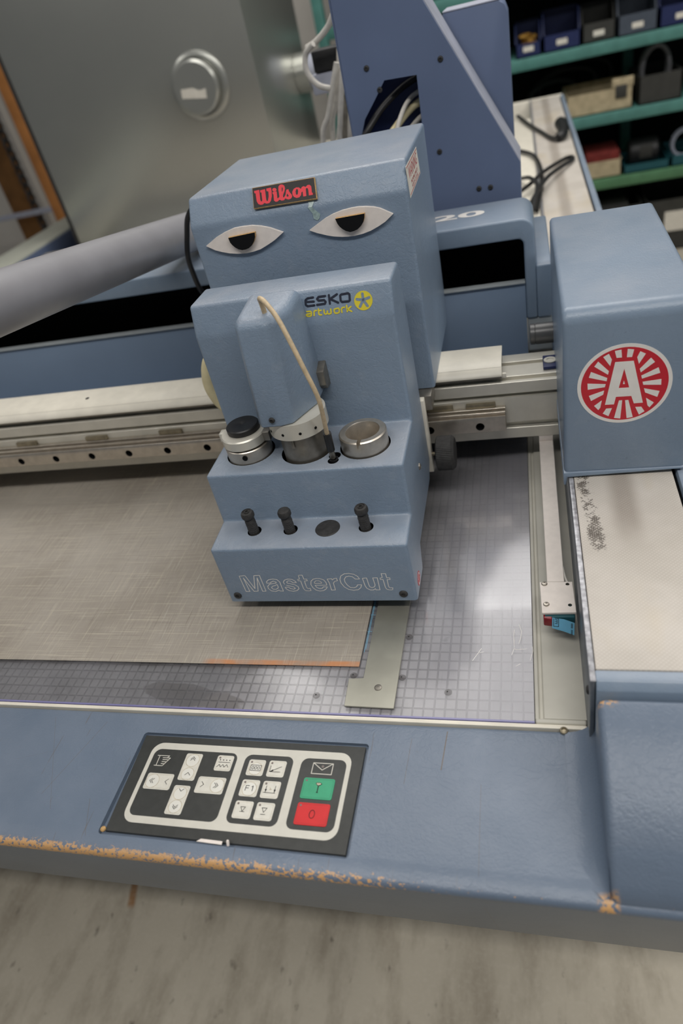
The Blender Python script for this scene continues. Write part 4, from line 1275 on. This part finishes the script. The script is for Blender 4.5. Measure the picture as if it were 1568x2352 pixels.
# --- script plaque, eyes, warning label on the upper cover
FW = Frame((-0.3, 0.8200, 1.2600), (1, 0, 0), (0, 0.0200, 0.0295))
FW0 = Frame(FW.at(0, 0, 0.0012), FW.x, FW.u)
bm = bmesh.new()
add_fill(bm, FW0, sc([(-105, 322), (674, 313), (688, 70), (-103, 81)]), (), 0, 0.0032)
pq = link('script_plaque', raw(bm, 'script_plaque'), 'tan', th)
tag(pq, 'black plaque with red script lettering')
FW1 = Frame(FW.at(0, 0, 0.0044), FW.x, FW.u)
fill('plaque_face', FW1, sc([(-101, 316), (667, 307), (681, 75), (-99, 85)]), 'plaque', pq, (), 0, 0.0002)
FW2 = Frame(FW.at(0, 0, 0.0046), FW.x, FW.u)
WS = {'W': [(-82, 283), (-16, 285), (-11, 170), (-3, 149), (8, 147), (14, 163), (9, 251), (-5, 252), (-4, 278), (58, 281), (64, 158), (73, 137), (85, 145), (98, 191), (98, 247), (75, 255), (74, 284), (133, 286), (139, 241), (137, 184), (122, 136), (99, 113), (67, 112), (36, 125), (20, 111), (-8, 110), (-39, 124), (-57, 159), (-65, 252), (-79, 256)],
      'dot': [(201, 249), (198, 261), (189, 270), (177, 275), (163, 274), (153, 268), (148, 258), (151, 247), (160, 237), (172, 232), (186, 233), (196, 239)],
      'ils': [(149, 230), (201, 232), (204, 154), (214, 149), (232, 166), (224, 245), (228, 282), (247, 299), (275, 298), (301, 280), (308, 247), (298, 214), (277, 174), (278, 146), (293, 153), (308, 172), (317, 211), (324, 229), (350, 232), (352, 212), (364, 190), (384, 166), (390, 143), (375, 121), (345, 114), (318, 124), (305, 135), (286, 116), (257, 115), (233, 130), (224, 127), (205, 114), (180, 114), (161, 133), (159, 205), (150, 207)],
      'lh': [(272, 269), (280, 255), (277, 230), (268, 212), (265, 226), (267, 257)], 'sh': [(330, 185), (347, 158), (342, 148), (324, 150), (321, 161)],
      'on': [(394, 193), (414, 223), (446, 235), (480, 229), (502, 207), (514, 227), (536, 234), (562, 221), (584, 238), (611, 237), (630, 216), (633, 147), (643, 138), (642, 118), (594, 119), (591, 185), (584, 203), (571, 208), (561, 195), (563, 118), (525, 118), (520, 178), (506, 168), (499, 138), (477, 117), (442, 115), (409, 134), (395, 161)],
      'oh': [(448, 216), (461, 213), (467, 193), (461, 157), (449, 149), (438, 157), (435, 192)]}
bm = bmesh.new()
add_fill(bm, FW2, sc(WS['W'])[::-1], (), 0, 0.0001)
add_fill(bm, FW2, sc(WS['dot']), (), 0, 0.0001)
add_fill(bm, FW2, sc(WS['ils'])[::-1], [sc(WS['lh'])[::-1], sc(WS['sh'])[::-1]], 0, 0.0001)
add_fill(bm, FW2, sc(WS['on'])[::-1], [sc(WS['oh'])[::-1]], 0, 0.0001)
link('lettering', raw(bm, 'lettering'), 'script_red', pq)
fill('trade_dot', FW2, circ(0.0658, 0.0128, 0.0010, 12), 'maroon', pq, (), 0, 0.0001)
# dried glue run
FG = Frame((0, 0.8200, 0))
bm = bmesh.new()
add_fill(bm, FW, sc([(565, 70), (640, 76), (632, 40), (610, 0), (560, 0), (575, 40)]), (), 0, 0.0005)
add_fill(bm, FG, [(-0.2440, 1.2600), (-0.2390, 1.2600), (-0.2360, 1.2560), (-0.2310, 1.2510), (-0.2330, 1.2465), (-0.2360, 1.2445), (-0.2400, 1.2470), (-0.2400, 1.2530)], (), 0, 0.0006)
link('glue_run', raw(bm, 'glue_run'), 'glue', th)
tag(th.children[-1], 'run of dried glue below the plaque')
EY = {'eyeL': [(-1226, 174), (-1071, 250), (-940, 294), (-804, 324), (-690, 327), (-569, 320), (-460, 296), (-353, 259), (-204, 183), (-323, 116), (-430, 72), (-536, 34), (-640, 19), (-736, 13), (-840, 23), (-945, 43), (-1035, 72), (-1121, 107)],
      'pupL': [(-888, 238), (-535, 251), (-545, 200), (-572, 153), (-612, 110), (-666, 80), (-710, 72), (-754, 71), (-800, 88), (-836, 116), (-862, 148), (-880, 182)],
      'eyeR': [(126, 158), (253, 218), (350, 262), (448, 294), (560, 316), (673, 325), (760, 324), (843, 314), (930, 296), (1005, 269), (1143, 185), (1042, 116), (950, 76), (856, 43), (760, 24), (654, 15), (575, 18), (501, 26), (410, 44), (331, 68), (207, 117)],
      'pupR': [(476, 251), (827, 255), (818, 210), (797, 165), (760, 125), (714, 95), (668, 82), (623, 78), (574, 98), (534, 129), (508, 160), (492, 191)]}
FE = Frame((-0.26, 0.8200, 1.2200))
for e_, p_, lb in (('eyeL', 'pupL', 'left white almond-shaped cut-out eye with half pupil'), ('eyeR', 'pupR', 'right white almond-shaped cut-out eye with half pupil')):
    ey = fill('eye', FE, sc(EY[e_])[::-1], 'card', th, (), 0, 0.0040)
    tag(ey, lb)
    F1 = Frame((-0.26, 0.8160, 1.2200))
    pp = fill('pupil_edge', F1, sc(EY[p_])[::-1], 'tan', ey, (), 0, 0.0046)
    F1 = Frame((-0.26, 0.8114, 1.2200))
    fill('pupil', F1, sc(EY[p_])[::-1], 'pupil', ey, (), 0, 0.0002)
FS = Frame((-0.1262, 0.885, 1.266), (0, 1, 0), (0, 0, 1))
wl = fill('warning_label', FS, [(-0.056, 0.0165), (-0.042, -0.0185), (0.061, -0.0160), (0.052, 0.0165)][::-1] if False else [(-0.050, -0.0185), (0.060, -0.0170), (0.052, 0.0150), (-0.056, 0.0165)], 'paper', th, (), 0, 0.0002)
tag(wl, 'white warning label with red printing on the right side')
FS2 = Frame((-0.1260, 0.885, 1.266), (0, 1, 0), (0, 0, 1))
text('lettering', FS2, 'WARNING', 0.014, 'logo_red', wl, 0.0001, fit=(-0.040, 0.042, -0.0015, 0.0115))
text('small_print', FS2, 'MOVING PARTS', 0.006, 'logo_red', wl, 0.0001, fit=(-0.026, 0.038, -0.0085, -0.0045))
text('small_print', FS2, 'KEEP CLEAR', 0.006, 'logo_red', wl, 0.0001, fit=(-0.022, 0.036, -0.0135, -0.0100))
strokes('red_rule', FS2, [[(-0.051, 0.0138), (0.050, 0.0132)], [(-0.046, -0.0160), (0.056, -0.0152)]], 0.0009, 'logo_red', wl, 0.0001, False)
# --- carriage plate, knob, cream hose
mp = box('carriage_plate', -0.3780, -0.1385, 0.7860, 0.7980, 0.8960, 1.0100, 'cream', th, 0.001)
tag(mp, 'cream carriage plate behind the lower cover')
box('carriage_block', -0.350, -0.165, 0.7985, 0.8390, 0.9230, 0.9430, 'dark_steel', th, 0.001)
box('bracket', -0.1480, -0.1300, 0.7990, 0.8400, 0.9880, 1.0095, 'dark_steel', th, 0.001)
tube('knob_shaft', [(-0.1385, 0.7900, 0.9240), (-0.1310, 0.7900, 0.9240)], 0.0028, 'brass', th, 12, 0)
bm = bmesh.new()
n = 60
pr = [(0.0, 0.0), (0.021, 0.0), (0.0235, 0.0015), (0.0235, 0.0210), (0.0205, 0.0250), (0, 0.0250)]
rings = []
for r_, h_ in pr:
    rings.append([(0, 0, 0)] if r_ == 0 else [((r_ + (0.00045 if (k % 2 and r_ > 0.023) else 0)) * math.cos(2 * PI * k / (2 * n)), (r_ + (0.00045 if (k % 2 and r_ > 0.023) else 0)) * math.sin(2 * PI * k / (2 * n)), h_) for k in range(2 * n)])
vv = []
for (r_, h_), ring in zip(pr, rings):
    vv.append([bm.verts.new((-0.1315 + h_, 0.7900, 0.9240))] if r_ == 0 else [bm.verts.new((-0.1315 + z, 0.7900 + x, 0.9240 + y)) for x, y, z in ring])
for A, B in zip(vv, vv[1:]):
    m_ = max(len(A), len(B))
    for k in range(m_):
        j = (k + 1) % m_
        if len(A) == 1:
            bm.faces.new((A[0], B[k], B[j]))
        elif len(B) == 1:
            bm.faces.new((A[k], A[j], B[0]))
        else:
            bm.faces.new((A[k], A[j], B[j], B[k]))
kn = link('hand_knob', fin(bm, 'hand_knob', 0, auto=10), 'rubber', th)
tag(kn, 'ribbed dark grey hand knob')
tube('cream_hose', [(-0.400, 0.815, 1.110), (-0.427, 0.812, 1.090), (-0.438, 0.810, 1.064), (-0.438, 0.810, 1.040), (-0.426, 0.810, 1.016), (-0.380, 0.792, 1.000)], 0.010, 'cream_belt', th, 14)
tag(th.children[-1], 'bulging cream hose behind the left edge of the lower cover')

# ================================================================== PIPE, CABLES, TOWER
pp = thing('vacuum_pipe', 'grey plastic suction pipe slanting down behind the tool head', 'pipe', (-0.55, 0.75, 1.141))
P0, D_ = Vector((-0.559, 1.15, 1.1780)), Vector((0.031, -0.986, 0.164)).normalized()
bm = bmesh.new()
add_tube(bm, [P0 + D_ * t for t in (-0.05, 0.2, 0.5, 0.8, 1.15)], 0.0318, 40, 0)
link('tube', fin(bm, 'tube', 0), 'pipe', pp)

bc = thing('black_cable', 'thin black cable hanging from the tool head beside the grey pipe', 'cable', (-0.5, 1.03, 1.05))
tube('wire', [(-0.440, 1.000, 1.255), (-0.468, 1.002, 1.247), (-0.486, 1.006, 1.232), (-0.498, 1.010, 1.208), (-0.508, 1.010, 1.178), (-0.512, 1.015, 1.150), (-0.514, 1.030, 1.110), (-0.511, 1.080, 1.060), (-0.500, 1.100, 0.992)], 0.0042, 'black', bc, 12)

tw = thing('electronics_tower', 'tall blue sheet-metal tower with a slanting edge behind the gantry', 'tower', (-0.15, 1.3, 0.85))
TP = [(-0.2600, 1.060), (-0.2560, 1.460), (-0.1650, 1.490), (-0.0045, 1.1850), (-0.0065, 1.060)]
fp = prism('front_plate', TP[::-1], 'y', 1.2000, 1.2030, 'navy', tw, 0.0004, 1)
bm = bmesh.new()
add_prism(bm, [(-0.1960, 1.3310), (-0.1470, 1.3290), (-0.1490, 1.1900), (-0.2520, 1.1900), (-0.2500, 1.2500), (-0.2350, 1.2850), (-0.2150, 1.3080)], 'y', 1.15, 1.25)
bmesh.ops.recalc_face_normals(bm, faces=bm.faces)
cut(fp, [raw(bm, 'cut')], 'void')
tag(fp, 'dark blue front plate with a notch-shaped opening')
bm = bmesh.new()
for (xa, za), (xb, zb) in (((-0.1650, 1.490), (-0.0045, 1.1850)), ((-0.0045, 1.1850), (-0.0065, 1.060))):
    d = Vector((xb - xa, 0, zb - za)).normalized()
    nn = Vector((-d.z, 0, d.x)) * 0.0012
    vs = [(xa, 1.2030, za), (xb, 1.2030, zb), (xb, 1.300, zb), (xa, 1.300, za)]
    A = [bm.verts.new(Vector(v)) for v in vs]
    B = [bm.verts.new(Vector(v) + nn) for v in vs]
    bm.faces.new(A)
    bm.faces.new(B[::-1])
    for i in range(4):
        j = (i + 1) % 4
        bm.faces.new((A[i], B[i], B[j], A[j]))
sf = link('slanted_side', fin(bm, 'slanted_side', 0), 'pale_blue', tw)  # paler sheet metal than the front plate
tag(sf, 'pale slanting side')
box('left_side', -0.2600, -0.2575, 1.2032, 1.300, 1.060, 1.455, 'navy', tw, 0)
box('base_block', -0.2600, -0.0070, 1.1900, 1.40, 0.8500, 1.0595, 'navy', tw, 0.001)
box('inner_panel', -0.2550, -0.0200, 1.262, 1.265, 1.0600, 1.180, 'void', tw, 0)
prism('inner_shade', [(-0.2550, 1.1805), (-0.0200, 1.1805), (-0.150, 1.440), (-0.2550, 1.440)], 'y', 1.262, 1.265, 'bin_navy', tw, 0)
bm = bmesh.new()
add_prism(bm, [(-0.110, 1.060), (-0.110, 1.3900), (-0.026, 1.3900), (-0.017, 1.3840), (-0.0125, 1.3720), (-0.0125, 1.060)][::-1], 'y', 1.3050, 1.40)
rb = link('rear_box', fin(bm, 'rear_box', 0.0015, 2, 60), 'navy', tw)
box('rear_box_cap', -0.110, -0.0240, 1.3046, 1.40, 1.3902, 1.3925, 'pale_blue', tw, 0.001)
for sx_, sz_ in ((-0.2200, 1.3510), (-0.1100, 1.3420), (-0.2050, 1.3200), (-0.1260, 1.2200), (-0.0700, 1.1560), (-0.0520, 1.1550)):
    socket_screw('screw', (sx_, 1.2000, sz_), '-y', tw, 0.0042, 'rubber')

HC = [('black_cable', 'black', 0.0052, 'black cable curving out of the opening in the blue tower', [(-0.150, 1.250, 1.322), (-0.178, 1.240, 1.312), (-0.208, 1.215, 1.294), (-0.230, 1.192, 1.272), (-0.244, 1.190, 1.252), (-0.248, 1.195, 1.205), (-0.247, 1.186, 1.157), (-0.246, 1.163, 1.1475)]),
      ('cream_cable', 'cream_belt', 0.0058, 'thick cream cable in the upper part of the tower opening', [(-0.150, 1.250, 1.289), (-0.168, 1.240, 1.281), (-0.186, 1.218, 1.268), (-0.202, 1.190, 1.250), (-0.215, 1.190, 1.205), (-0.219, 1.186, 1.150), (-0.219, 1.165, 1.146)]),
      ('cream_cable', 'white_cable', 0.0036, 'thin pale cable above the thick cream one in the tower opening', [(-0.150, 1.250, 1.303), (-0.166, 1.238, 1.296), (-0.178, 1.215, 1.282), (-0.187, 1.192, 1.258), (-0.190, 1.190, 1.205), (-0.191, 1.186, 1.150), (-0.191, 1.165, 1.144)]),
      ('cream_cable', 'white_cable', 0.0042, 'pale cable lowest in the tower opening', [(-0.150, 1.250, 1.268), (-0.160, 1.236, 1.263), (-0.171, 1.212, 1.254), (-0.176, 1.190, 1.238), (-0.177, 1.190, 1.205), (-0.178, 1.186, 1.150), (-0.178, 1.165, 1.1445)])]
for nm, mt, r_, lb, pts in HC:
    e = thing(nm, lb, 'cable', (pts[-1][0], pts[-1][1], 1.1405), 'cables in the tower opening')
    tube('wire', pts, r_, mt, e, 12)

WC = [([(-0.352, 1.44, 1.386), (-0.372, 1.45, 1.372), (-0.376, 1.45, 1.346), (-0.360, 1.45, 1.322), (-0.338, 1.45, 1.312)], 'looped white cable beside the left edge of the blue tower'),
      ([(-0.318, 1.45, 1.350), (-0.335, 1.45, 1.310), (-0.352, 1.45, 1.270), (-0.372, 1.45, 1.230), (-0.385, 1.45, 1.10), (-0.385, 1.45, 0.86)], 'white cable hanging furthest left behind the blue tower'),
      ([(-0.312, 1.47, 1.372), (-0.322, 1.47, 1.330), (-0.338, 1.47, 1.285), (-0.354, 1.47, 1.240), (-0.365, 1.47, 1.10), (-0.365, 1.47, 0.86)], 'white cable hanging second from the left behind the tower'),
      ([(-0.306, 1.44, 1.340), (-0.318, 1.44, 1.300), (-0.330, 1.44, 1.255), (-0.338, 1.44, 1.215), (-0.342, 1.44, 1.08), (-0.342, 1.44, 0.86)], 'white cable hanging third from the left behind the tower'),
      ([(-0.298, 1.46, 1.330), (-0.306, 1.46, 1.285), (-0.318, 1.46, 1.235), (-0.322, 1.46, 1.20), (-0.325, 1.46, 1.08), (-0.325, 1.46, 0.86)], 'white cable hanging nearest the left edge of the tower'),
      ([(-0.300, 1.44, 1.430), (-0.322, 1.45, 1.405), (-0.350, 1.46, 1.388), (-0.372, 1.47, 1.381)], 'short white cable above the loop at the tower edge')]
for pts, lb in WC:
    e = thing('white_cable', lb, 'cable', pts[-1], 'white cables behind the tower')
    tube('wire', pts, 0.0052, 'white_cable', e, 10)
vb = thing('valve_block', 'small grey valve block behind the white cables', 'valve', (-0.34, 1.52, 0.85))
box('stand', -0.352, -0.330, 1.52, 1.54, 0.8495, 1.300, 'dark_steel', vb, 0.001)
box('body', -0.385, -0.29, 1.50, 1.56, 1.3005, 1.335, 'pale_blue', vb, 0.004)
box('foot', -0.375, -0.30, 1.50, 1.56, 1.336, 1.372, 'black', vb, 0.003)

# ================================================================== STEEL CABINET ON THE TABLE
cb = thing('steel_cabinet', 'large grey galvanised steel cabinet standing at the back of the table', 'cabinet', (-1.25, 2.8, 0.85))
box('body', -1.690, -0.8130, 2.50, 3.14, 0.8493, 2.15, 'cabinet', cb, 0.004)
box('left_edge_seal', -1.7020, -1.6905, 2.497, 3.14, 0.8493, 2.15, 'rubber', cb, 0.003)
tag(cb.children[-1], 'dark rubber edge strip')
pt = lathe('port_ring', [(0.100, 0), (0.100, 0.006), (0.090, 0.012), (0.084, 0.012), (0.084, 0.004), (0, 0.004)], (-1.013, 2.50, 1.300), 'cabinet', cb, '-y', 48)
lid = lathe('port_lid', [(0.0, 0.030), (0.072, 0.030), (0.080, 0.024), (0.080, 0.001), (0, 0.001)][::-1], (-1.020, 2.496, 1.300), 'cabinet', cb, '-y', 48)
tag(lid, 'round lid with a white label on the cabinet front')
fill('lid_label', Frame((-1.030, 2.466, 1.288), (1, 0, -0.16), (0.16, 0, 1)), [(-0.042, -0.016), (0.044, -0.016), (0.044, 0.012), (0.020, 0.006), (0.0, 0.014), (-0.042, 0.010)], 'paper', lid, (), 0, 0.001)
lathe('duct_stub', [(0, 0), (0.055, 0), (0.055, 0.16), (0.046, 0.17), (0, 0.17)], (-0.813, 3.0, 1.235), 'pale_blue', cb, 'x', 28)
lathe('duct_collar', [(0, 0), (0.066, 0), (0.066, 0.05), (0, 0.05)], (-0.812, 3.0, 1.235), 'cabinet', cb, 'x', 28)

# ================================================================== CABLES ON THE CONVEYOR
ZB = 0.9525
CB = [('power_lead', 'black power lead ending in a plug across the far belt', 0.0062, [(-0.012, 2.96, 0.952), (0.028, 2.75, ZB), (0.058, 2.62, ZB), (0.085, 2.50, ZB), (0.108, 2.44, 0.957)]),
      ('power_lead', 'black lead lying straight across the white duct cover', 0.0055, [(-0.012, 2.40, 0.9520), (0.030, 2.30, 0.9525), (0.046, 2.12, ZB), (0.040, 1.92, 0.9525), (0.026, 1.75, 0.9520)]),
      ('power_lead', 'black lead looping out to the belt edge and back', 0.0052, [(-0.010, 1.90, 0.9610), (0.020, 1.96, 0.9630), (0.050, 2.04, 0.9640), (0.118, 2.20, ZB), (0.132, 2.17, ZB), (0.066, 2.00, 0.9640), (0.030, 1.86, 0.9640), (0.002, 1.74, 0.9525)]),
      ('power_lead', 'black lead tangled nearest the gantry hood', 0.0050, [(-0.010, 2.06, 0.9525), (0.014, 1.96, 0.9750), (0.030, 1.88, 0.9770), (0.026, 1.80, 0.9720), (0.010, 1.69, 0.9525)])]
for nm, lb, r_, pts in CB:
    e = thing(nm, lb, 'cable', (pts[0][0], pts[0][1], 0.945), 'black leads on the conveyor')
    tube('wire', pts, r_, 'black', e, 10)
    if 'plug' in lb:
        tube('plug_body', [(0.106, 2.445, 0.958), (0.120, 2.46, 0.962), (0.126, 2.52, 0.966), (0.122, 2.60, 0.968)], lambda t: 0.012 + 0.008 * t, 'black', e, 14)

# ================================================================== SHELVING
YS, YB = 3.98, 4.55
sr = thing('shelf_rack', 'tall steel rack with teal and green shelf edges along the back wall', 'shelf', (0.3, 4.25, 0.0))
for z, mt in ((1.270, 'teal'), (0.966, 'teal'), (0.669, 'teal'), (0.368, 'green_shelf'), (1.60, 'teal')):
    s_ = box('shelf', -0.90, 2.0, YS, YB, z, z + 0.050, mt, sr, 0.004)
for x in (-0.945, 0.53, 1.995):
    if x == 0.53:
        box('upright', x, x + 0.05, YB - 0.04, YB + 0.01, 0.0, 2.2, 'teal', sr, 0.003)
    else:
        box('upright', x, x + 0.05, YS - 0.01, YS + 0.04, 0.0, 2.2, 'teal', sr, 0.003)
        box('upright', x, x + 0.05, YB - 0.04, YB + 0.01, 0.0, 2.2, 'teal', sr, 0.003)
box('back_panel', -0.95, 2.05, YB + 0.012, YB + 0.03, 0.0, 2.3, 'shelf_back', sr, 0)


def tray(name, lab, cat, x0, x1, y0, y1, z0, z1, mat, group=None, front=None, label_=True, wall=0.006):
    e = thing(name, lab, cat, ((x0 + x1) / 2, (y0 + y1) / 2, z0), group)
    zf = z0 + (z1 - z0) * (front or 1.0)
    bm = bmesh.new()
    add_box(bm, x0, x1, y0, y1, z0, z0 + wall)
    add_box(bm, x0, x1, y1 - wall, y1, z0, z1)
    add_prism(bm, [(y0, z0), (y0, zf), (y0 + 0.05, zf), (y0 + 0.11, z1), (y1, z1), (y1, z0)][::-1], 'x', x0, x0 + wall)
    add_prism(bm, [(y0, z0), (y0, zf), (y0 + 0.05, zf), (y0 + 0.11, z1), (y1, z1), (y1, z0)][::-1], 'x', x1 - wall, x1)
    add_box(bm, x0, x1, y0, y0 + wall, z0, zf)
    link('body', fin(bm, 'body', 0), mat, e)
    if label_:
        c = (x0 + x1) / 2
        box('paper_tag', c - 0.024, c + 0.024, y0 - 0.002, y0 - 0.0002, z0 + 0.024, z0 + 0.046, 'paper', e, 0)
    return e


z1_ = 1.0162
G = 'open-fronted bins on the upper shelf'
tray('storage_bin', 'navy open-fronted bin with tan rope ends inside', 'bin', -0.012, 0.106, 4.0, 4.3, z1_, z1_ + 0.13, 'bin_navy', G, 0.45)
rp = thing('rope_coil', 'tan rope ends heaped in the navy bin', 'rope', (0.045, 4.1, z1_ + 0.006))
for k in range(9):
    a = random.uniform(0, 6)
    cx_, cy_ = 0.047 + random.uniform(-0.01, 0.01), 4.10 + random.uniform(-0.02, 0.02)
    z_ = z1_ + 0.016 + k * 0.008
    tube('strand', [(cx_ + 0.028 * math.cos(a + q), cy_ + 0.05 * math.sin(a + q), z_) for q in (0, 1, 2, 3, 4)], 0.008, 'ochre', rp, 8, 5)
tray('storage_bin', 'navy open-fronted bin right of the bin with rope', 'bin', 0.115, 0.282, 4.0, 4.3, z1_, z1_ + 0.15, 'bin_navy', G, 0.45)
tray('storage_bin', 'dark slate bin between the navy and the pale grey bins', 'bin', 0.290, 0.436, 4.02, 4.3, z1_, z1_ + 0.14, 'crate', G, 0.55)
tray('storage_bin', 'pale grey open-fronted bin on the upper shelf', 'bin', 0.444, 0.612, 4.0, 4.3, z1_, z1_ + 0.16, 'bin_grey', G, 0.5)
tray('storage_bin', 'navy bin furthest right on the upper shelf', 'bin', 0.620, 0.800, 4.0, 4.3, z1_, z1_ + 0.16, 'bin_navy', G, 0.5)

z2_ = 0.7192
cbx = tray('cardboard_box', 'long worn cardboard tray with a dark square on its raised end', 'box', 0.215, 0.520, 4.0, 4.34, z2_, z2_ + 0.095, 'kraft', None, 1.0, False)
box('raised_end', 0.425, 0.520, 3.997, 4.004, z2_ + 0.096, z2_ + 0.135, 'kraft', cbx, 0.001)
box('dark_square', 0.440, 0.492, 3.9945, 3.9965, z2_ + 0.050, z2_ + 0.105, 'crate', cbx, 0.001)
tray('plastic_crate', 'dark grey crate beside the cardboard tray', 'crate', 0.545, 0.735, 4.0, 4.36, z2_, z2_ + 0.12, 'crate', None, 1.0, False)
hc = thing('hose_coil', 'grey hose coiled in the dark crate', 'hose', (0.64, 4.1, z2_ + 0.007))
for k in range(3):
    tube('loop', [(0.64 + 0.062 * math.cos(q * PI / 6), 4.16 + 0.03 * k, z2_ + 0.118 + 0.098 * math.sin(q * PI / 6)) for q in range(13)], 0.010, 'pipe', hc, 10, 3)
for k, (x0, x1, zz, lb) in enumerate(((0.03, 0.30, 0.125, 'black hose lying lowest behind the cardboard tray'), (0.06, 0.40, 0.160, 'black hose in the middle of the heap behind the tray'), (0.10, 0.48, 0.185, 'black hose on top of the heap behind the tray'))):
    e = thing('rubber_hose', lb, 'hose', (x0, 4.4, z2_))
    tube('hose', [(x0, 4.38 + 0.05 * k, z2_ + 0.013), (x0 + 0.03, 4.38 + 0.05 * k, z2_ + zz * 0.7), ((x0 + x1) / 2, 4.38 + 0.05 * k, z2_ + zz), (x1 - 0.03, 4.38 + 0.05 * k, z2_ + zz * 0.8), (x1, 4.38 + 0.05 * k, z2_ + 0.013)], 0.011, 'rubber', e, 10, 6)

z3_ = 0.4182
tray('cardboard_box', 'small cream box with dark red cloth on top', 'box', 0.300, 0.480, 4.0, 4.3, z3_, z3_ + 0.080, 'kraft', None, 1.0, False)
rg = box('cleaning_cloth', 0.308, 0.472, 4.01, 4.28, z3_ + 0.0075, z3_ + 0.120, 'maroon', None, 0.012, 3)
tag(rg, 'folded dark red cloth in the cream box', 'cloth')
tray('storage_tray', 'shallow teal tray right of the cream box', 'tray', 0.490, 0.705, 4.0, 4.3, z3_, z3_ + 0.040, 'bin_teal', None, 1.0, False)
tray('storage_tray', 'shallow teal tray furthest right on the green shelf', 'tray', 0.712, 0.900, 4.0, 4.3, z3_, z3_ + 0.050, 'bin_teal', None, 1.0, False)
mt_ = thing('motor_part', 'black motor with a pale rating plate in the teal tray', 'motor', (0.59, 4.1, z3_ + 0.0065))
lathe('body', [(0, 0), (0.055, 0), (0.062, 0.01), (0.062, 0.13), (0.05, 0.14), (0, 0.14)], (0.525, 4.12, z3_ + 0.070), 'black', mt_, 'x', 24)
box('rating_plate', 0.570, 0.630, 4.0555, 4.0575, z3_ + 0.050, z3_ + 0.110, 'crate', mt_, 0.001)
cw = thing('wire_coil', 'coil of grey wire standing in the right teal tray', 'wire', (0.79, 4.1, z3_ + 0.0065))
for k in range(2):
    tube('loop', [(0.79 + 0.06 * math.cos(q * PI / 6), 4.10 + 0.03 * k, z3_ + 0.078 + 0.062 * math.sin(q * PI / 6)) for q in range(13)], 0.008, 'pale_blue', cw, 8, 3)
z4_ = 0.0005
tray('plastic_crate', 'dark crate on the floor under the rack nearest the gantry', 'crate', 0.30, 0.590, 4.0, 4.4, z4_, z4_ + 0.26, 'crate', None, 1.0, False)
c2_ = tray('plastic_crate', 'dark crate with a white paper sheet on the floor under the rack', 'crate', 0.61, 0.95, 4.0, 4.4, z4_, z4_ + 0.26, 'crate', None, 1.0, False)
box('paper_sheet', 0.70, 0.82, 3.997, 3.9995, z4_ + 0.10, z4_ + 0.20, 'paper', c2_, 0)
pw = box('paper_stack', 0.36, 0.53, 4.05, 4.30, z4_ + 0.0075, z4_ + 0.265, 'crate', None, 0.01)
tag(pw, 'dark padded bundle filling the crate nearest the gantry', 'bundle')
M['yellow'] = plain('yellow_floor_paint', (212, 178, 40), 0.6, 0, 0.3, 0.15, 20)
ym = box('floor_marking', 0.72, 2.6, 3.62, 3.70, 0.0002, 0.0012, 'yellow', None, 0)
tag(ym, 'yellow line painted on the floor before the rack', 'floor line')

# ================================================================== FAR LEFT
wp_ = box('timber_post', -2.795, -2.725, 4.00, 4.06, 0.0, 2.3, 'wood', None, 0.003)
tag(wp_, 'orange wooden post beside the edge of the steel cabinet', 'post')
wd = box('timber_board', -3.30, -3.13, 4.30, 4.34, 0.0, 2.2, 'wood_dark', None, 0.003)
tag(wd, 'dark brown board standing far left against the wall', 'board')
wd2 = box('timber_board', -3.075, -3.045, 4.30, 4.33, 0.0, 2.2, 'wallpaint', None, 0.003)
tag(wd2, 'white painted batten between the brown board and the post', 'batten')
ch = thing('chain', 'dark chain hanging between the brown board and the white batten', 'chain', (-3.1, 4.2, 0.0))
for k in range(30):
    z_ = 0.012 + k * 0.052
    pts = []
    for q in range(9):
        a = q * PI / 4
        u_, v_ = 0.020 * math.cos(a), 0.034 * math.sin(a)
        pts.append((-3.07 + (u_ if k % 2 == 0 else u_ * 0.35), 4.24 + (0 if k % 2 == 0 else u_), z_ + 0.026 + v_))
    tube('link', pts, 0.0085, 'rubber', ch, 6, 2)
br = box('wall_bar', -3.6, -2.86, 4.20, 4.23, 0.72, 0.75, 'pale_blue', None, 0.002)
tag(br, 'grey horizontal bar in front of the brown board', 'bar')
